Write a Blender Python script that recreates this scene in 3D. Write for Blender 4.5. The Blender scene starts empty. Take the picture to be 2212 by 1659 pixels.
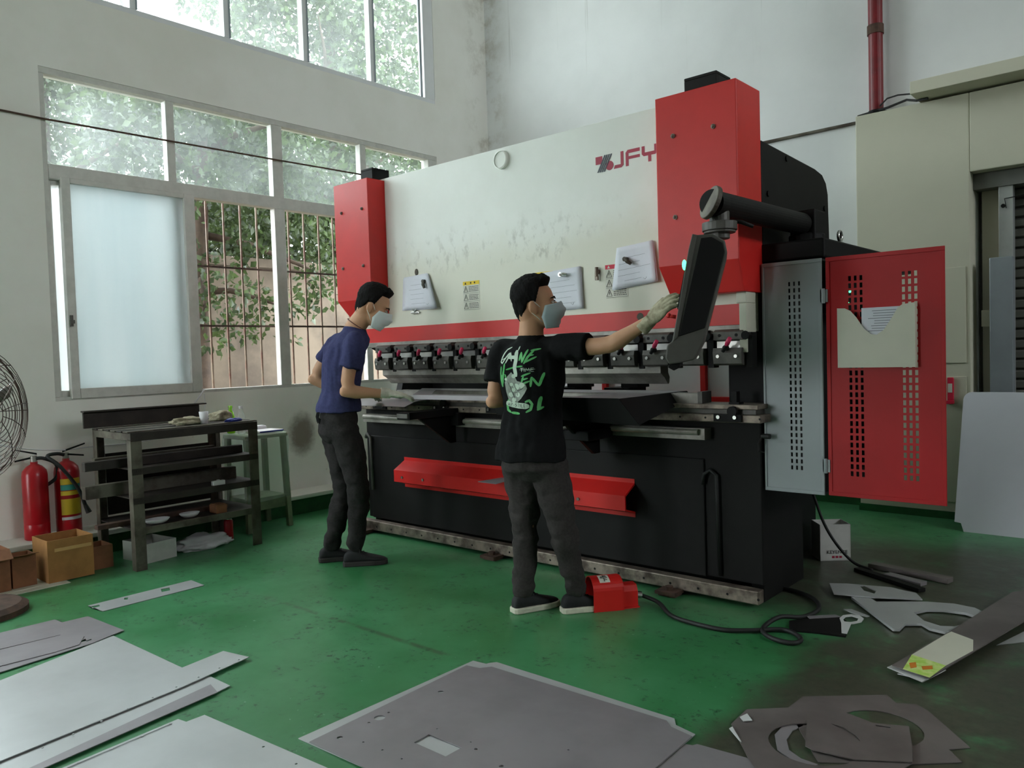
import bpy, bmesh, math, random
from mathutils import Vector, Matrix, noise
from mathutils.bvhtree import BVHTree
import numpy as np
random.seed(7)
scene = bpy.context.scene
COL = scene.collection

# ------------------------------------------------------------------ camera
EYE = Vector((0.0, 0.0, 1.33))
CAM_RIGHT = Vector((0.75267556, 0.65767839, -0.03063727))
CAM_DOWN = Vector((0.00252464, -0.04941622, -0.99877508))
CAM_FWD = Vector((-0.65838677, 0.75167624, -0.03885478))
cam_data = bpy.data.cameras.new('camera')
cam = bpy.data.objects.new('camera', cam_data)
COL.objects.link(cam)
cam_data.sensor_fit = 'HORIZONTAL'
cam_data.sensor_width = 36.0
cam_data.lens = 1696.0 / 2212.0 * 36.0
cam_data.clip_start = 0.05
cam_data.clip_end = 200
u, b = -CAM_DOWN, -CAM_FWD
cam.matrix_world = Matrix(((CAM_RIGHT.x, u.x, b.x, EYE.x), (CAM_RIGHT.y, u.y, b.y, EYE.y), (CAM_RIGHT.z, u.z, b.z, EYE.z), (0, 0, 0, 1)))
scene.camera = cam

# ------------------------------------------------------------------ overcast sky, exposure
world = bpy.data.worlds.new('overcast_sky')
scene.world = world
world.use_nodes = True
bg = world.node_tree.nodes['Background']
bg.inputs['Color'].default_value = (0.90, 0.96, 1.0, 1)
bg.inputs['Strength'].default_value = 5.0
vs = scene.view_settings
vs.view_transform = 'Standard'
vs.look = 'None'
vs.exposure = 1.6
vs.gamma = 1.0
vs.use_curve_mapping = False
scene.cycles.max_bounces = 10
scene.cycles.diffuse_bounces = 6
scene.cycles.glossy_bounces = 4
scene.cycles.transparent_max_bounces = 16
scene.cycles.sample_clamp_indirect = 6.0
scene.cycles.caustics_reflective = False
scene.cycles.caustics_refractive = False

def portal(name, loc, rot, sx, sy):
    """sampling guide in a window opening: adds no light of its own"""
    l = bpy.data.lights.new(name, 'AREA')
    l.shape = 'RECTANGLE'; l.size = sx; l.size_y = sy
    l.cycles.is_portal = True
    o = bpy.data.objects.new(name, l); COL.objects.link(o)
    o.location = loc; o.rotation_euler = rot
# area lights look along local -Z; (0,-90deg,0) makes that +X
portal('daylight_guide_lower', (-6.5, 3.95, 2.27), (0, -math.pi/2, 0), 2.45, 3.9)
portal('daylight_guide_upper', (-6.5, 3.9, 4.95), (0, -math.pi/2, 0), 2.0, 4.1)
portal('daylight_guide_low_b', (-6.5, -0.45, 2.2), (0, -math.pi/2, 0), 2.4, 4.0)

portal('daylight_guide_gate', (-5.0, -7.4, 1.7), (math.pi/2, 0, math.pi), 1.6, 3.4)

portal('daylight_guide_far', (7.5, 4.3, 4.6), (0, math.pi/2, 0), 1.6, 3.4)

# ------------------------------------------------------------------ helpers
def lin(r, g, b):
    def c(v):
        v /= 255.0
        return v/12.92 if v <= 0.04045 else ((v+0.055)/1.055)**2.4
    return (c(r), c(g), c(b))

def V(*a): return Vector(a)

class NT:
    """tiny node helper"""
    def __init__(self, m):
        m.use_nodes = True
        self.t = m.node_tree; self.n = self.t.nodes; self.l = self.t.links
        self.n.clear()
    def node(self, typ, **kw):
        nd = self.n.new(typ)
        for k, v in kw.items():
            if k.startswith('i_'):
                nd.inputs[int(k[2:])].default_value = v
            else: setattr(nd, k, v)
        return nd
    def link(self, a, b): self.l.new(a, b)
    def math(self, op, a, b=None, clamp=False):
        nd = self.n.new('ShaderNodeMath'); nd.operation = op; nd.use_clamp = clamp
        for i, x in enumerate((a, b)):
            if x is None: continue
            if isinstance(x, (int, float)): nd.inputs[i].default_value = x
            else: self.l.new(x, nd.inputs[i])
        return nd.outputs[0]
    def noise(self, scale, detail=4, rough=0.55, vec=None, dist=0):
        nd = self.n.new('ShaderNodeTexNoise')
        nd.inputs['Scale'].default_value = scale; nd.inputs['Detail'].default_value = detail
        nd.inputs['Roughness'].default_value = rough; nd.inputs['Distortion'].default_value = dist
        if vec is not None: self.l.new(vec, nd.inputs['Vector'])
        return nd.outputs['Fac']
    def ramp(self, fac, lo, hi):
        nd = self.n.new('ShaderNodeMapRange')
        nd.inputs['From Min'].default_value = lo; nd.inputs['From Max'].default_value = hi
        nd.interpolation_type = 'SMOOTHSTEP'
        self.l.new(fac, nd.inputs['Value'])
        return nd.outputs['Result']
    def mix(self, fac, a, b):
        nd = self.n.new('ShaderNodeMix'); nd.data_type = 'RGBA'
        for key, x in ((0, fac), (6, a), (7, b)):
            if isinstance(x, (int, float)): nd.inputs[key].default_value = x
            elif isinstance(x, tuple): nd.inputs[key].default_value = (*x[:3], 1)
            else: self.l.new(x, nd.inputs[key])
        return nd.outputs[2]
    def pos(self, kind='world'):
        if kind == 'world':
            return self.n.new('ShaderNodeNewGeometry').outputs['Position']
        return self.n.new('ShaderNodeTexCoord').outputs['Object']
    def stretch(self, vec, s):
        nd = self.n.new('ShaderNodeMapping'); nd.inputs['Scale'].default_value = s
        self.l.new(vec, nd.inputs['Vector']); return nd.outputs[0]
    def out(self, shader):
        o = self.n.new('ShaderNodeOutputMaterial'); self.l.new(shader, o.inputs['Surface']); return o
    def bsdf(self, color, rough=0.5, metal=0.0, bump=None, bstr=0.2, bdist=0.01, spec=0.5, coat=0.0):
        p = self.n.new('ShaderNodeBsdfPrincipled')
        for key, x in (('Base Color', color), ('Roughness', rough), ('Metallic', metal)):
            if isinstance(x, (int, float)): p.inputs[key].default_value = x
            elif isinstance(x, tuple): p.inputs[key].default_value = (*x[:3], 1)
            else: self.l.new(x, p.inputs[key])
        p.inputs['Specular IOR Level'].default_value = spec
        p.inputs['Coat Weight'].default_value = coat
        if bump is not None:
            bn = self.n.new('ShaderNodeBump'); bn.inputs['Strength'].default_value = bstr
            bn.inputs['Distance'].default_value = bdist
            self.l.new(bump, bn.inputs['Height']); self.l.new(bn.outputs[0], p.inputs['Normal'])
        return p.outputs[0]

MATS = {}
def mat(name, col, rough=0.5, metal=0.0, var=0.12, scale=6.0, bump=0.0, bscale=60.0, bdist=0.004, col2=None, spec=0.5, lo=0.35, hi=0.7, space='object', st=None, coat=0.0):
    m = bpy.data.materials.new(name); t = NT(m)
    p = t.pos(space)
    if st: p = t.stretch(p, st)
    c2 = col2 if col2 else tuple(x*(1-var) for x in col)
    f = t.ramp(t.noise(scale, 5, 0.6, p), lo, hi)
    c = t.mix(f, tuple(col), tuple(c2))
    bp = t.noise(bscale, 4, 0.6, p) if bump else None
    t.out(t.bsdf(c, rough, metal, bp, bump, bdist, spec, coat))
    MATS[name] = m
    return m

def emit_mat(name, col, strength):
    m = bpy.data.materials.new(name); t = NT(m)
    e = t.node('ShaderNodeEmission'); e.inputs[0].default_value = (*col, 1); e.inputs[1].default_value = strength
    t.out(e.outputs[0]); MATS[name] = m; return m

class MB:
    """collects shapes in world coordinates into one mesh"""
    def __init__(self): self.bm = bmesh.new()
    def box(self, lo, hi, rot=None, about=None):
        lo, hi = Vector(lo), Vector(hi)
        c = (lo+hi)/2; s = hi-lo
        r = bmesh.ops.create_cube(self.bm, size=1.0)
        M = Matrix.Translation(c) @ Matrix.Diagonal((*s, 1))
        if rot is not None:
            p = Vector(about) if about is not None else c
            M = Matrix.Translation(p) @ rot.to_4x4() @ Matrix.Translation(-p) @ M
        bmesh.ops.transform(self.bm, matrix=M, verts=r['verts'])
        return self
    def cyl(self, a, c, r1, r2=None, seg=16, caps=True):
        a, c = Vector(a), Vector(c); d = c-a; L = d.length
        r = bmesh.ops.create_cone(self.bm, cap_ends=caps, segments=seg, radius1=r1, radius2=r1 if r2 is None else r2, depth=L)
        q = d.to_track_quat('Z', 'Y').to_matrix().to_4x4()
        bmesh.ops.transform(self.bm, matrix=Matrix.Translation((a+c)/2) @ q, verts=r['verts'])
        return self
    def sphere(self, c, r, seg=16, rings=10, scale=(1, 1, 1), rot=None):
        q = bmesh.ops.create_uvsphere(self.bm, u_segments=seg, v_segments=rings, radius=1.0)
        s = Matrix.Diagonal((r*scale[0], r*scale[1], r*scale[2], 1))
        M = Matrix.Translation(Vector(c)) @ (rot.to_4x4() if rot is not None else Matrix.Identity(4)) @ s
        bmesh.ops.transform(self.bm, matrix=M, verts=q['verts'])
        return self
    def loop(self, rings, cap=True, closed_u=True):
        """rings: list of lists of points, same length"""
        vs = [[self.bm.verts.new(p) for p in r] for r in rings]
        n = len(vs[0])
        for i in range(len(vs)-1):
            for j in range(n if closed_u else n-1):
                k = (j+1) % n
                self.bm.faces.new((vs[i][j], vs[i][k], vs[i+1][k], vs[i+1][j]))
        if cap and closed_u:
            self.bm.faces.new(list(reversed(vs[0]))); self.bm.faces.new(vs[-1])
        return self
    def tube(self, pts, r, seg=8, cap=True):
        pts = [Vector(p) for p in pts]; n = len(pts)
        rad = r if isinstance(r, (list, tuple)) else [r]*n
        rings = []; up = None
        for i in range(n):
            t = (pts[min(i+1, n-1)]-pts[max(i-1, 0)]).normalized()
            if up is None:
                up = t.orthogonal().normalized()
            up = (up - t*up.dot(t))
            if up.length < 1e-6: up = t.orthogonal()
            up.normalize(); s = t.cross(up)
            rings.append([pts[i]+(up*math.cos(2*math.pi*k/seg)+s*math.sin(2*math.pi*k/seg))*rad[i] for k in range(seg)])
        return self.loop(rings, cap)
    def prism(self, poly, ext):
        """poly: list of 3D points (planar), ext: extrusion vector"""
        e = Vector(ext); a = [self.bm.verts.new(Vector(p)) for p in poly]; c = [self.bm.verts.new(Vector(p)+e) for p in poly]
        n = len(a)
        self.bm.faces.new(list(reversed(a))); self.bm.faces.new(c)
        for i in range(n):
            j = (i+1) % n
            self.bm.faces.new((a[i], a[j], c[j], c[i]))
        return self
    def lathe(self, base, prof, seg=20, axis=(0, 0, 1)):
        base = Vector(base); q = Vector(axis).to_track_quat('Z', 'Y')
        rings = [[base+q @ Vector((r*math.cos(2*math.pi*k/seg), r*math.sin(2*math.pi*k/seg), z)) for k in range(seg)] for r, z in prof]
        return self.loop(rings, True)
    def mesh(self, name, smooth=False):
        bmesh.ops.recalc_face_normals(self.bm, faces=self.bm.faces)
        me = bpy.data.meshes.new(name); self.bm.to_mesh(me); self.bm.free()
        if smooth:
            for p in me.polygons: p.use_smooth = True
        return me
    def build(self, name, m, parent=None, bevel=0.0, smooth=False, kind=None, label=None, bseg=2):
        me = self.mesh(name, smooth)
        return put(name, me, m, parent, bevel, kind, label, bseg)

def put(name, me, m, parent=None, bevel=0.0, kind=None, label=None, bseg=2):
    o = bpy.data.objects.new(name, me); COL.objects.link(o)
    if m is not None: me.materials.append(MATS[m] if isinstance(m, str) else m)
    if parent is not None: attach(o, parent)
    if bevel:
        md = o.modifiers.new('edge', 'BEVEL'); md.width = bevel; md.segments = bseg; md.limit_method = 'ANGLE'; md.angle_limit = 0.6
    if kind: o['kind'] = kind
    if label: o['label'] = label
    return o

WORLD_M = {}
def attach(o, parent):
    o.parent = parent
    o.matrix_parent_inverse = WORLD_M.get(parent.name, Matrix.Identity(4)).inverted()

def thing(name, label, cat, loc, group=None):
    o = bpy.data.objects.new(name, None); COL.objects.link(o)
    o.empty_display_size = 0.1
    o.location = loc
    WORLD_M[o.name] = Matrix.Translation(Vector(loc))
    o['label'] = label; o['category'] = cat
    if group: o['group'] = group
    return o

def tag(o, label, cat, group=None):
    o['label'] = label; o['category'] = cat
    if group: o['group'] = group
    return o

def struct(o):
    o['kind'] = 'structure'; return o

def copy_part(o, offset, parent=None, name=None):
    c = o.copy(); COL.objects.link(c)
    if parent is not None: attach(c, parent)
    c.location = o.location + Vector(offset)
    return c

def outline_mesh(name, polys, z0, thick, plane='XY'):
    """flat plate with holes: polys[0] outer ring, others holes (2D points); returns mesh"""
    cu = bpy.data.curves.new(name, 'CURVE'); cu.dimensions = '2D'; cu.fill_mode = 'BOTH'; cu.extrude = thick/2
    for pl in polys:
        sp = cu.splines.new('POLY'); sp.points.add(len(pl)-1); sp.use_cyclic_u = True
        for i, p in enumerate(pl): sp.points[i].co = (p[0], p[1], 0, 1)
    o = bpy.data.objects.new(name, cu); COL.objects.link(o)
    me = bpy.data.meshes.new_from_object(o.evaluated_get(bpy.context.evaluated_depsgraph_get()))
    bpy.data.objects.remove(o); bpy.data.curves.remove(cu)
    if plane == 'XY':
        me.transform(Matrix.Translation((0, 0, z0+thick/2)))
    elif plane == 'XZ':   # 2D (x,z), facing -Y, z0 = Y of the front
        me.transform(Matrix(((1, 0, 0, 0), (0, 0, -1, z0+thick/2), (0, 1, 0, 0), (0, 0, 0, 1))))
    me.name = name
    return me

def circle2(cx, cy, r, n=24, a0=0, a1=2*math.pi, ry=None):
    ry = r if ry is None else ry
    full = abs(a1-a0-2*math.pi) < 1e-6
    return [(cx+r*math.cos(a0+(a1-a0)*i/(n if full else n-1)), cy+ry*math.sin(a0+(a1-a0)*i/(n if full else n-1))) for i in range(n)]

def push_out(me, fn):
    nrm = [v.normal.copy() for v in me.vertices]
    co = [v.co.copy() for v in me.vertices]
    flat = []
    for c, n in zip(co, nrm): flat.extend(c+n*fn(c))
    me.vertices.foreach_set('co', flat); me.update()

def remesh(name, mb, voxel, smooth=4, m=None, parent=None, disp=None):
    """fuse overlapping closed shapes into one continuous surface"""
    me = mb.mesh(name)
    o = bpy.data.objects.new(name, me); COL.objects.link(o)
    md = o.modifiers.new('fuse', 'REMESH'); md.mode = 'VOXEL'; md.voxel_size = voxel; md.use_smooth_shade = True
    if smooth:
        sm = o.modifiers.new('soft', 'SMOOTH'); sm.iterations = smooth; sm.factor = 0.5
    me2 = bpy.data.meshes.new_from_object(o.evaluated_get(bpy.context.evaluated_depsgraph_get()))
    bpy.data.objects.remove(o); bpy.data.meshes.remove(me)
    me2.name = name
    if disp: push_out(me2, disp)
    for p in me2.polygons: p.use_smooth = True
    return put(name, me2, m, parent)
# ------------------------------------------------------------------ materials
mat('white_plaster', lin(226, 224, 216), 0.85, var=0.06, scale=1.2, bump=0.12, bscale=90, space='world')
mat('cream_plaster', lin(198, 195, 176), 0.85, var=0.06, scale=1.5, bump=0.12, bscale=70, space='world')
mat('ceiling_paint', lin(215, 215, 210), 0.9)
mat('grey_wall', lin(205, 205, 200), 0.9)
mat('window_frame', lin(205, 203, 196), 0.45, var=0.12, scale=14)
mat('bar_beige', lin(132, 116, 98), 0.6, var=0.35, scale=8, col2=lin(110, 70, 58))
mat('frame_bright', lin(225, 225, 226), 0.4, var=0.05)
mat('machine_red', lin(205, 34, 30), 0.42, var=0.12, scale=3, spec=0.4)
mat('machine_black', lin(20, 19, 18), 0.6, var=0.35, scale=5, bump=0.08, bscale=120, spec=0.2)
mat('door_red', lin(176, 18, 24), 0.5, var=0.12, scale=3, spec=0.3)  # machine red deepened to stand in for dimmer light on the door
mat('black_paint', lin(15, 14, 14), 0.6, var=0.3, scale=8, spec=0.2)  # also stands in for shade on the workpiece flanges and pendant side
mat('steel_dark', lin(88, 85, 80), 0.5, 0.25, var=0.45, scale=9, bump=0.1, bscale=90)
mat('pendant_grey', lin(72, 70, 65), 0.6, var=0.2, scale=9)
mat('steel_tool', lin(160, 155, 147), 0.42, 0.3, var=0.5, scale=7, bump=0.06, bscale=70)
mat('steel_worn', lin(140, 128, 116), 0.5, 0.5, var=0.55, scale=11, bump=0.12, bscale=80, col2=lin(70, 58, 52))
mat('steel_bright', lin(190, 188, 184), 0.3, 0.85, var=0.15, scale=10)
mat('sheet_light', lin(186, 187, 188), 0.42, 0.35, var=0.14, scale=1.7, bump=0.02, bscale=12, space='world')
mat('sheet_mid', lin(152, 146, 150), 0.42, 0.4, var=0.22, scale=2.1, bump=0.02, bscale=12, space='world')
mat('sheet_dark', lin(120, 112, 110), 0.5, 0.3, var=0.25, scale=2.5, col2=lin(98, 90, 88), space='world')
mat('sheet_white', lin(214, 214, 214), 0.4, 0.1, var=0.08, scale=2)
mat('cabinet_grey', lin(150, 157, 160), 0.45, var=0.06, scale=3)
mat('pocket_cream', lin(205, 203, 186), 0.5, var=0.05)
mat('paper_white', lin(222, 223, 232), 0.9, var=0.04, scale=10)
mat('ink_grey', lin(120, 122, 135), 0.9)
mat('ink_black', lin(22, 22, 22), 0.8)
mat('label_white', lin(215, 213, 200), 0.7)
mat('label_yellow', lin(232, 196, 20), 0.6)
mat('label_red', lin(205, 20, 60), 0.6)
mat('logo_red', lin(168, 26, 60), 0.5)
mat('logo_navy', lin(35, 38, 62), 0.5)
mat('lever_pink', lin(205, 40, 90), 0.4)
mat('tarnish', lin(70, 62, 50), 0.55, 0.3, var=0.5, scale=20)
mat('chrome', lin(200, 200, 198), 0.2, 1.0, var=0.05)
mat('rubber_black', lin(20, 20, 20), 0.6)
mat('pipe_red', lin(120, 18, 28), 0.45, var=0.3, scale=8)
mat('rust_brown', lin(86, 62, 50), 0.8, 0.1, var=0.5, scale=14, bump=0.2, bscale=60)
mat('rack_steel', lin(105, 100, 88), 0.6, 0.25, var=0.5, scale=6, col2=lin(62, 52, 44), bump=0.1, bscale=50)
mat('rack_dark', lin(52, 44, 38), 0.65, 0.2, var=0.5, scale=8)
mat('cardboard', lin(168, 118, 66), 0.85, var=0.25, scale=7)
mat('cardboard_dark', lin(140, 92, 62), 0.85, var=0.3, scale=7)
mat('tape_clear', lin(196, 150, 90), 0.25, var=0.1)
mat('white_box', lin(208, 206, 202), 0.6, var=0.12, scale=12)
mat('extinguisher_red', lin(176, 16, 30), 0.3, var=0.15, scale=5)
mat('decal_yellow', lin(226, 190, 50), 0.5)
mat('decal_teal', lin(60, 150, 140), 0.5)
mat('wire_rust', lin(88, 70, 62), 0.5, 0.5, var=0.4, scale=20)
mat('shutter_grey', lin(118, 118, 112), 0.6, 0.2, var=0.2, scale=4)
mat('door_frame_metal', lin(190, 192, 192), 0.35, 0.5, var=0.15, scale=6)
mat('blue_grey_metal', lin(150, 156, 162), 0.4, 0.3, var=0.1)
mat('board_white', lin(205, 206, 214), 0.6, var=0.05, scale=2)
mat('green_paint', lin(22, 84, 40), 0.6, var=0.3, scale=12)
mat('garden_wall', lin(98, 87, 73), 0.9, var=0.3, scale=1.3, col2=lin(68, 59, 49), bump=0.3, bscale=20, space='world')
mat('soil', lin(110, 98, 80), 0.95)
mat('bark', lin(70, 56, 44), 0.9, var=0.4, scale=12, bump=0.4, bscale=30)
mat('skin', lin(196, 148, 116), 0.55, var=0.1, scale=9, spec=0.35)
mat('skin_shade', lin(176, 126, 100), 0.55, var=0.1, scale=9, spec=0.35)
mat('lip_line', lin(120, 70, 60), 0.5)
mat('eye_dark', lin(26, 20, 18), 0.2)
mat('eye_white', lin(220, 216, 208), 0.3)
mat('hair_black', lin(17, 14, 13), 0.75, spec=0.15, var=0.5, scale=90, bump=0.8, bscale=160, bdist=0.006, st=(1, 1, 0.35))
mat('navy_knit', lin(62, 64, 100), 0.9, var=0.18, scale=60, bump=0.15, bscale=14, bdist=0.02, spec=0.1)
mat('black_cotton', lin(24, 24, 25), 0.9, var=0.25, scale=50, bump=0.2, bscale=12, bdist=0.02, spec=0.12)
mat('trouser_grey', lin(62, 58, 57), 0.9, var=0.25, scale=80, bump=0.25, bscale=16, bdist=0.02, spec=0.1)
mat('trouser_dark', lin(50, 47, 47), 0.9, var=0.25, scale=80, bump=0.25, bscale=16, bdist=0.02, spec=0.1)
mat('shoe_black', lin(20, 20, 22), 0.75, var=0.3, scale=60, bump=0.3, bscale=120)
mat('sole_white', lin(205, 200, 182), 0.7, var=0.15, scale=30)
mat('sole_dark', lin(46, 42, 40), 0.8)
mat('glove_white', lin(214, 210, 196), 0.95, var=0.15, scale=40, bump=0.4, bscale=150)
mat('glove_soiled', lin(182, 174, 150), 0.95, var=0.4, scale=25, bump=0.4, bscale=150, col2=lin(134, 126, 104))
mat('mask_blue', lin(184, 200, 208), 0.85, var=0.05)
mat('mask_pale', lin(218, 226, 226), 0.85, var=0.05)
mat('strap_white', lin(225, 220, 210), 0.8)
mat('print_green', lin(66, 160, 82), 0.8, var=0.35, scale=9, col2=lin(120, 196, 130))
mat('print_pale', lin(196, 214, 196), 0.8, var=0.15, scale=20)
mat('print_grey', lin(150, 158, 148), 0.8, var=0.35, scale=30)
mat('bead_brown', lin(90, 40, 30), 0.5)
mat('bottle_green', lin(150, 225, 40), 0.25, var=0.05)
mat('cup_white', lin(225, 222, 225), 0.5)
mat('blue_plastic', lin(30, 50, 150), 0.4)
mat('label_green', lin(176, 214, 90), 0.5, var=0.15, scale=25, col2=lin(214, 226, 150))
mat('label_orange', lin(214, 130, 40), 0.5)
emit_mat('led_green', (0.05, 1.0, 0.25), 2.2)

def clear_mat(name, col, fac, rough=0.1):
    """thin clear plastic"""
    m = bpy.data.materials.new(name); t = NT(m)
    tr = t.node('ShaderNodeBsdfTransparent'); tr.inputs[0].default_value = (*col, 1)
    p = t.bsdf(tuple(col), rough)
    mx = t.node('ShaderNodeMixShader'); mx.inputs[0].default_value = fac
    t.link(tr.outputs[0], mx.inputs[1]); t.link(p, mx.inputs[2]); t.out(mx.outputs[0]); MATS[name] = m
clear_mat('clear_plastic', (0.93, 0.97, 0.95), 0.3)
clear_mat('wrap_plastic', (0.88, 0.95, 0.9), 0.2, 0.12)
mat('stool_wood', lin(120, 130, 100), 0.7, var=0.3, scale=9)

def glass_mat(name, haze, col, scale=0.9):
    """dusty pane: clear glass with a film that scatters the daylight"""
    m = bpy.data.materials.new(name); t = NT(m)
    p = t.pos('world')
    tr = t.node('ShaderNodeBsdfTransparent'); tr.inputs[0].default_value = (0.92, 0.96, 0.95, 1)
    tl = t.node('ShaderNodeBsdfTranslucent'); tl.inputs[0].default_value = (*col, 1)
    gl = t.node('ShaderNodeBsdfGlossy'); gl.inputs['Roughness'].default_value = 0.05
    dust = t.ramp(t.noise(scale, 6, 0.65, p), 0.25, 0.8)
    fac = t.math('MULTIPLY_ADD', dust, 0.08); fac.node.inputs[2].default_value = haze
    mx = t.node('ShaderNodeMixShader'); t.link(fac, mx.inputs[0])
    t.link(tr.outputs[0], mx.inputs[1]); t.link(tl.outputs[0], mx.inputs[2])
    m2 = t.node('ShaderNodeMixShader'); m2.inputs[0].default_value = 0.05
    t.link(mx.outputs[0], m2.inputs[1]); t.link(gl.outputs[0], m2.inputs[2])
    t.out(m2.outputs[0]); MATS[name] = m
glass_mat('dusty_glass', 0.035, (0.9, 0.95, 0.95))
glass_mat('dusty_glass_lower', 0.03, (0.85, 0.9, 0.9))

def frosted():
    m = bpy.data.materials.new('frosted_glass'); t = NT(m)
    p = t.stretch(t.pos('world'), (1, 2.2, 0.25))
    c = t.mix(t.ramp(t.noise(2.0, 3, 0.5, p), 0.3, 0.7), (0.80, 0.83, 0.83), (0.74, 0.785, 0.79))
    tl = t.node('ShaderNodeBsdfTranslucent'); t.link(c, tl.inputs[0])
    df = t.node('ShaderNodeBsdfDiffuse'); t.link(c, df.inputs[0])
    mx = t.node('ShaderNodeMixShader'); mx.inputs[0].default_value = 0.25
    t.link(tl.outputs[0], mx.inputs[1]); t.link(df.outputs[0], mx.inputs[2])
    t.out(mx.outputs[0]); MATS['frosted_glass'] = m
frosted()

def leaf_mat(name, c1, c2):
    m = bpy.data.materials.new(name); t = NT(m)
    c = t.mix(t.ramp(t.noise(3.5, 3, 0.6, t.pos('world')), 0.35, 0.65), c1, c2)
    p = t.bsdf(c, 0.35, 0, None, spec=0.5)
    tl = t.node('ShaderNodeBsdfTranslucent'); t.link(c, tl.inputs[0])
    mx = t.node('ShaderNodeMixShader'); mx.inputs[0].default_value = 0.4
    t.link(p, mx.inputs[1]); t.link(tl.outputs[0], mx.inputs[2]); t.out(mx.outputs[0]); MATS[name] = m
leaf_mat('leaf_green', lin(46, 60, 36), lin(78, 96, 56))
leaf_mat('leaf_deep', lin(36, 48, 30), lin(58, 74, 44))

def dist_mask(t, x, y, ax, ay, bx, by, width):
    """1 near the segment a-b (on the floor), 0 away from it"""
    L = math.hypot(bx-ax, by-ay); ux, uy = (bx-ax)/L, (by-ay)/L
    dx = t.math('SUBTRACT', x, ax); dy = t.math('SUBTRACT', y, ay)
    al = t.math('ADD', t.math('MULTIPLY', dx, ux), t.math('MULTIPLY', dy, uy))
    pe = t.math('ABSOLUTE', t.math('SUBTRACT', t.math('MULTIPLY', dx, uy), t.math('MULTIPLY', dy, ux)))
    near = t.ramp(pe, width, width*0.25)
    ins = t.math('MULTIPLY', t.ramp(al, -0.05, 0.05), t.ramp(al, L+0.05, L-0.05))
    return t.math('MULTIPLY', near, ins)

def floor_mat():
    m = bpy.data.materials.new('green_epoxy'); t = NT(m)
    p = t.pos('world'); s = t.node('ShaderNodeSeparateXYZ'); t.link(p, s.inputs[0]); x, y = s.outputs[0], s.outputs[1]
    n1 = t.noise(1.1, 6, 0.6, p); n2 = t.noise(5.0, 6, 0.65, p); n3 = t.noise(26, 5, 0.7, p)
    g = t.mix(t.ramp(n1, 0.3, 0.7), lin(74, 138, 94), lin(46, 112, 64))
    g = t.mix(t.math('MULTIPLY', t.ramp(n2, 0.5, 0.75), 0.4), g, lin(84, 128, 96))
    scuff = t.math('MULTIPLY', t.ramp(n3, 0.52, 0.64), t.ramp(n2, 0.47, 0.60))
    g = t.mix(t.math('MULTIPLY', scuff, 0.95), g, lin(26, 58, 36))
    chips = t.ramp(t.noise(44, 2, 0.5, p), 0.735, 0.76)
    g = t.mix(t.math('MULTIPLY', chips, 0.7), g, lin(150, 180, 160))
    # worn dark lane at the side of the machine
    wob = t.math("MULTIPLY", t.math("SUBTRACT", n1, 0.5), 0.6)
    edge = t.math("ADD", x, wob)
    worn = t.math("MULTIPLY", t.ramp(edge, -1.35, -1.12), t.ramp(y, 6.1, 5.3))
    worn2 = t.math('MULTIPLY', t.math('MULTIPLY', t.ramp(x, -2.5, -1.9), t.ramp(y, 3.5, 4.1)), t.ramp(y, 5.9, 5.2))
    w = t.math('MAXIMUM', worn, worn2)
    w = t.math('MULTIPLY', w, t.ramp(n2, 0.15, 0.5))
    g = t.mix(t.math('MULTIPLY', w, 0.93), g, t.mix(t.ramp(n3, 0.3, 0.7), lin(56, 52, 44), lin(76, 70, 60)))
    crack = dist_mask(t, x, y, -3.955, 2.357, -2.469, 2.373, 0.024)
    crack = t.math('MULTIPLY', crack, t.ramp(t.noise(9, 4, 0.7, p), 0.40, 0.56))
    g = t.mix(t.math('MULTIPLY', crack, 0.6), g, lin(60, 66, 48))
    r = t.math('MULTIPLY_ADD', n2, 0.25); r.node.inputs[2].default_value = 0.22
    t.out(t.bsdf(g, r, 0, t.noise(3, 3, 0.5, p), 0.06, 0.01, 0.5)); MATS['green_epoxy'] = m
floor_mat()

def wall_left_mat():
    m = bpy.data.materials.new('stained_plaster'); t = NT(m)
    p = t.pos('world'); s = t.node('ShaderNodeSeparateXYZ'); t.link(p, s.inputs[0]); y, z = s.outputs[1], s.outputs[2]
    n1 = t.noise(0.9, 6, 0.6, p); n2 = t.noise(7, 6, 0.7, p)
    g = t.mix(t.ramp(n1, 0.3, 0.75), lin(242, 240, 234), lin(230, 227, 218))
    # oil smear on the plaster beside the stool
    d = t.math('ADD', t.math('POWER', t.math('DIVIDE', t.math('SUBTRACT', y, 4.06), 0.17), 2), t.math('POWER', t.math('DIVIDE', t.math('SUBTRACT', z, 0.66), 0.22), 2))
    sm = t.math('MULTIPLY', t.ramp(t.math('ADD', d, t.math('MULTIPLY', n2, 1.2)), 1.7, 0.7), 0.85)
    g = t.mix(sm, g, lin(112, 96, 82))
    low = t.math('MULTIPLY', t.ramp(n2, 0.66, 0.74), t.ramp(z, 1.4, 0.4))
    g = t.mix(t.math('MULTIPLY', low, 0.5), g, lin(140, 130, 118))
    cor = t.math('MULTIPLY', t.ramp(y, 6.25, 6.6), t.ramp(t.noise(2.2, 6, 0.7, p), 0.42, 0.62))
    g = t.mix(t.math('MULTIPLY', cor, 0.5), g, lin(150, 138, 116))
    t.out(t.bsdf(g, 0.85, 0, t.noise(80, 4, 0.6, p), 0.12, 0.004)); MATS['stained_plaster'] = m
wall_left_mat()

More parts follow.
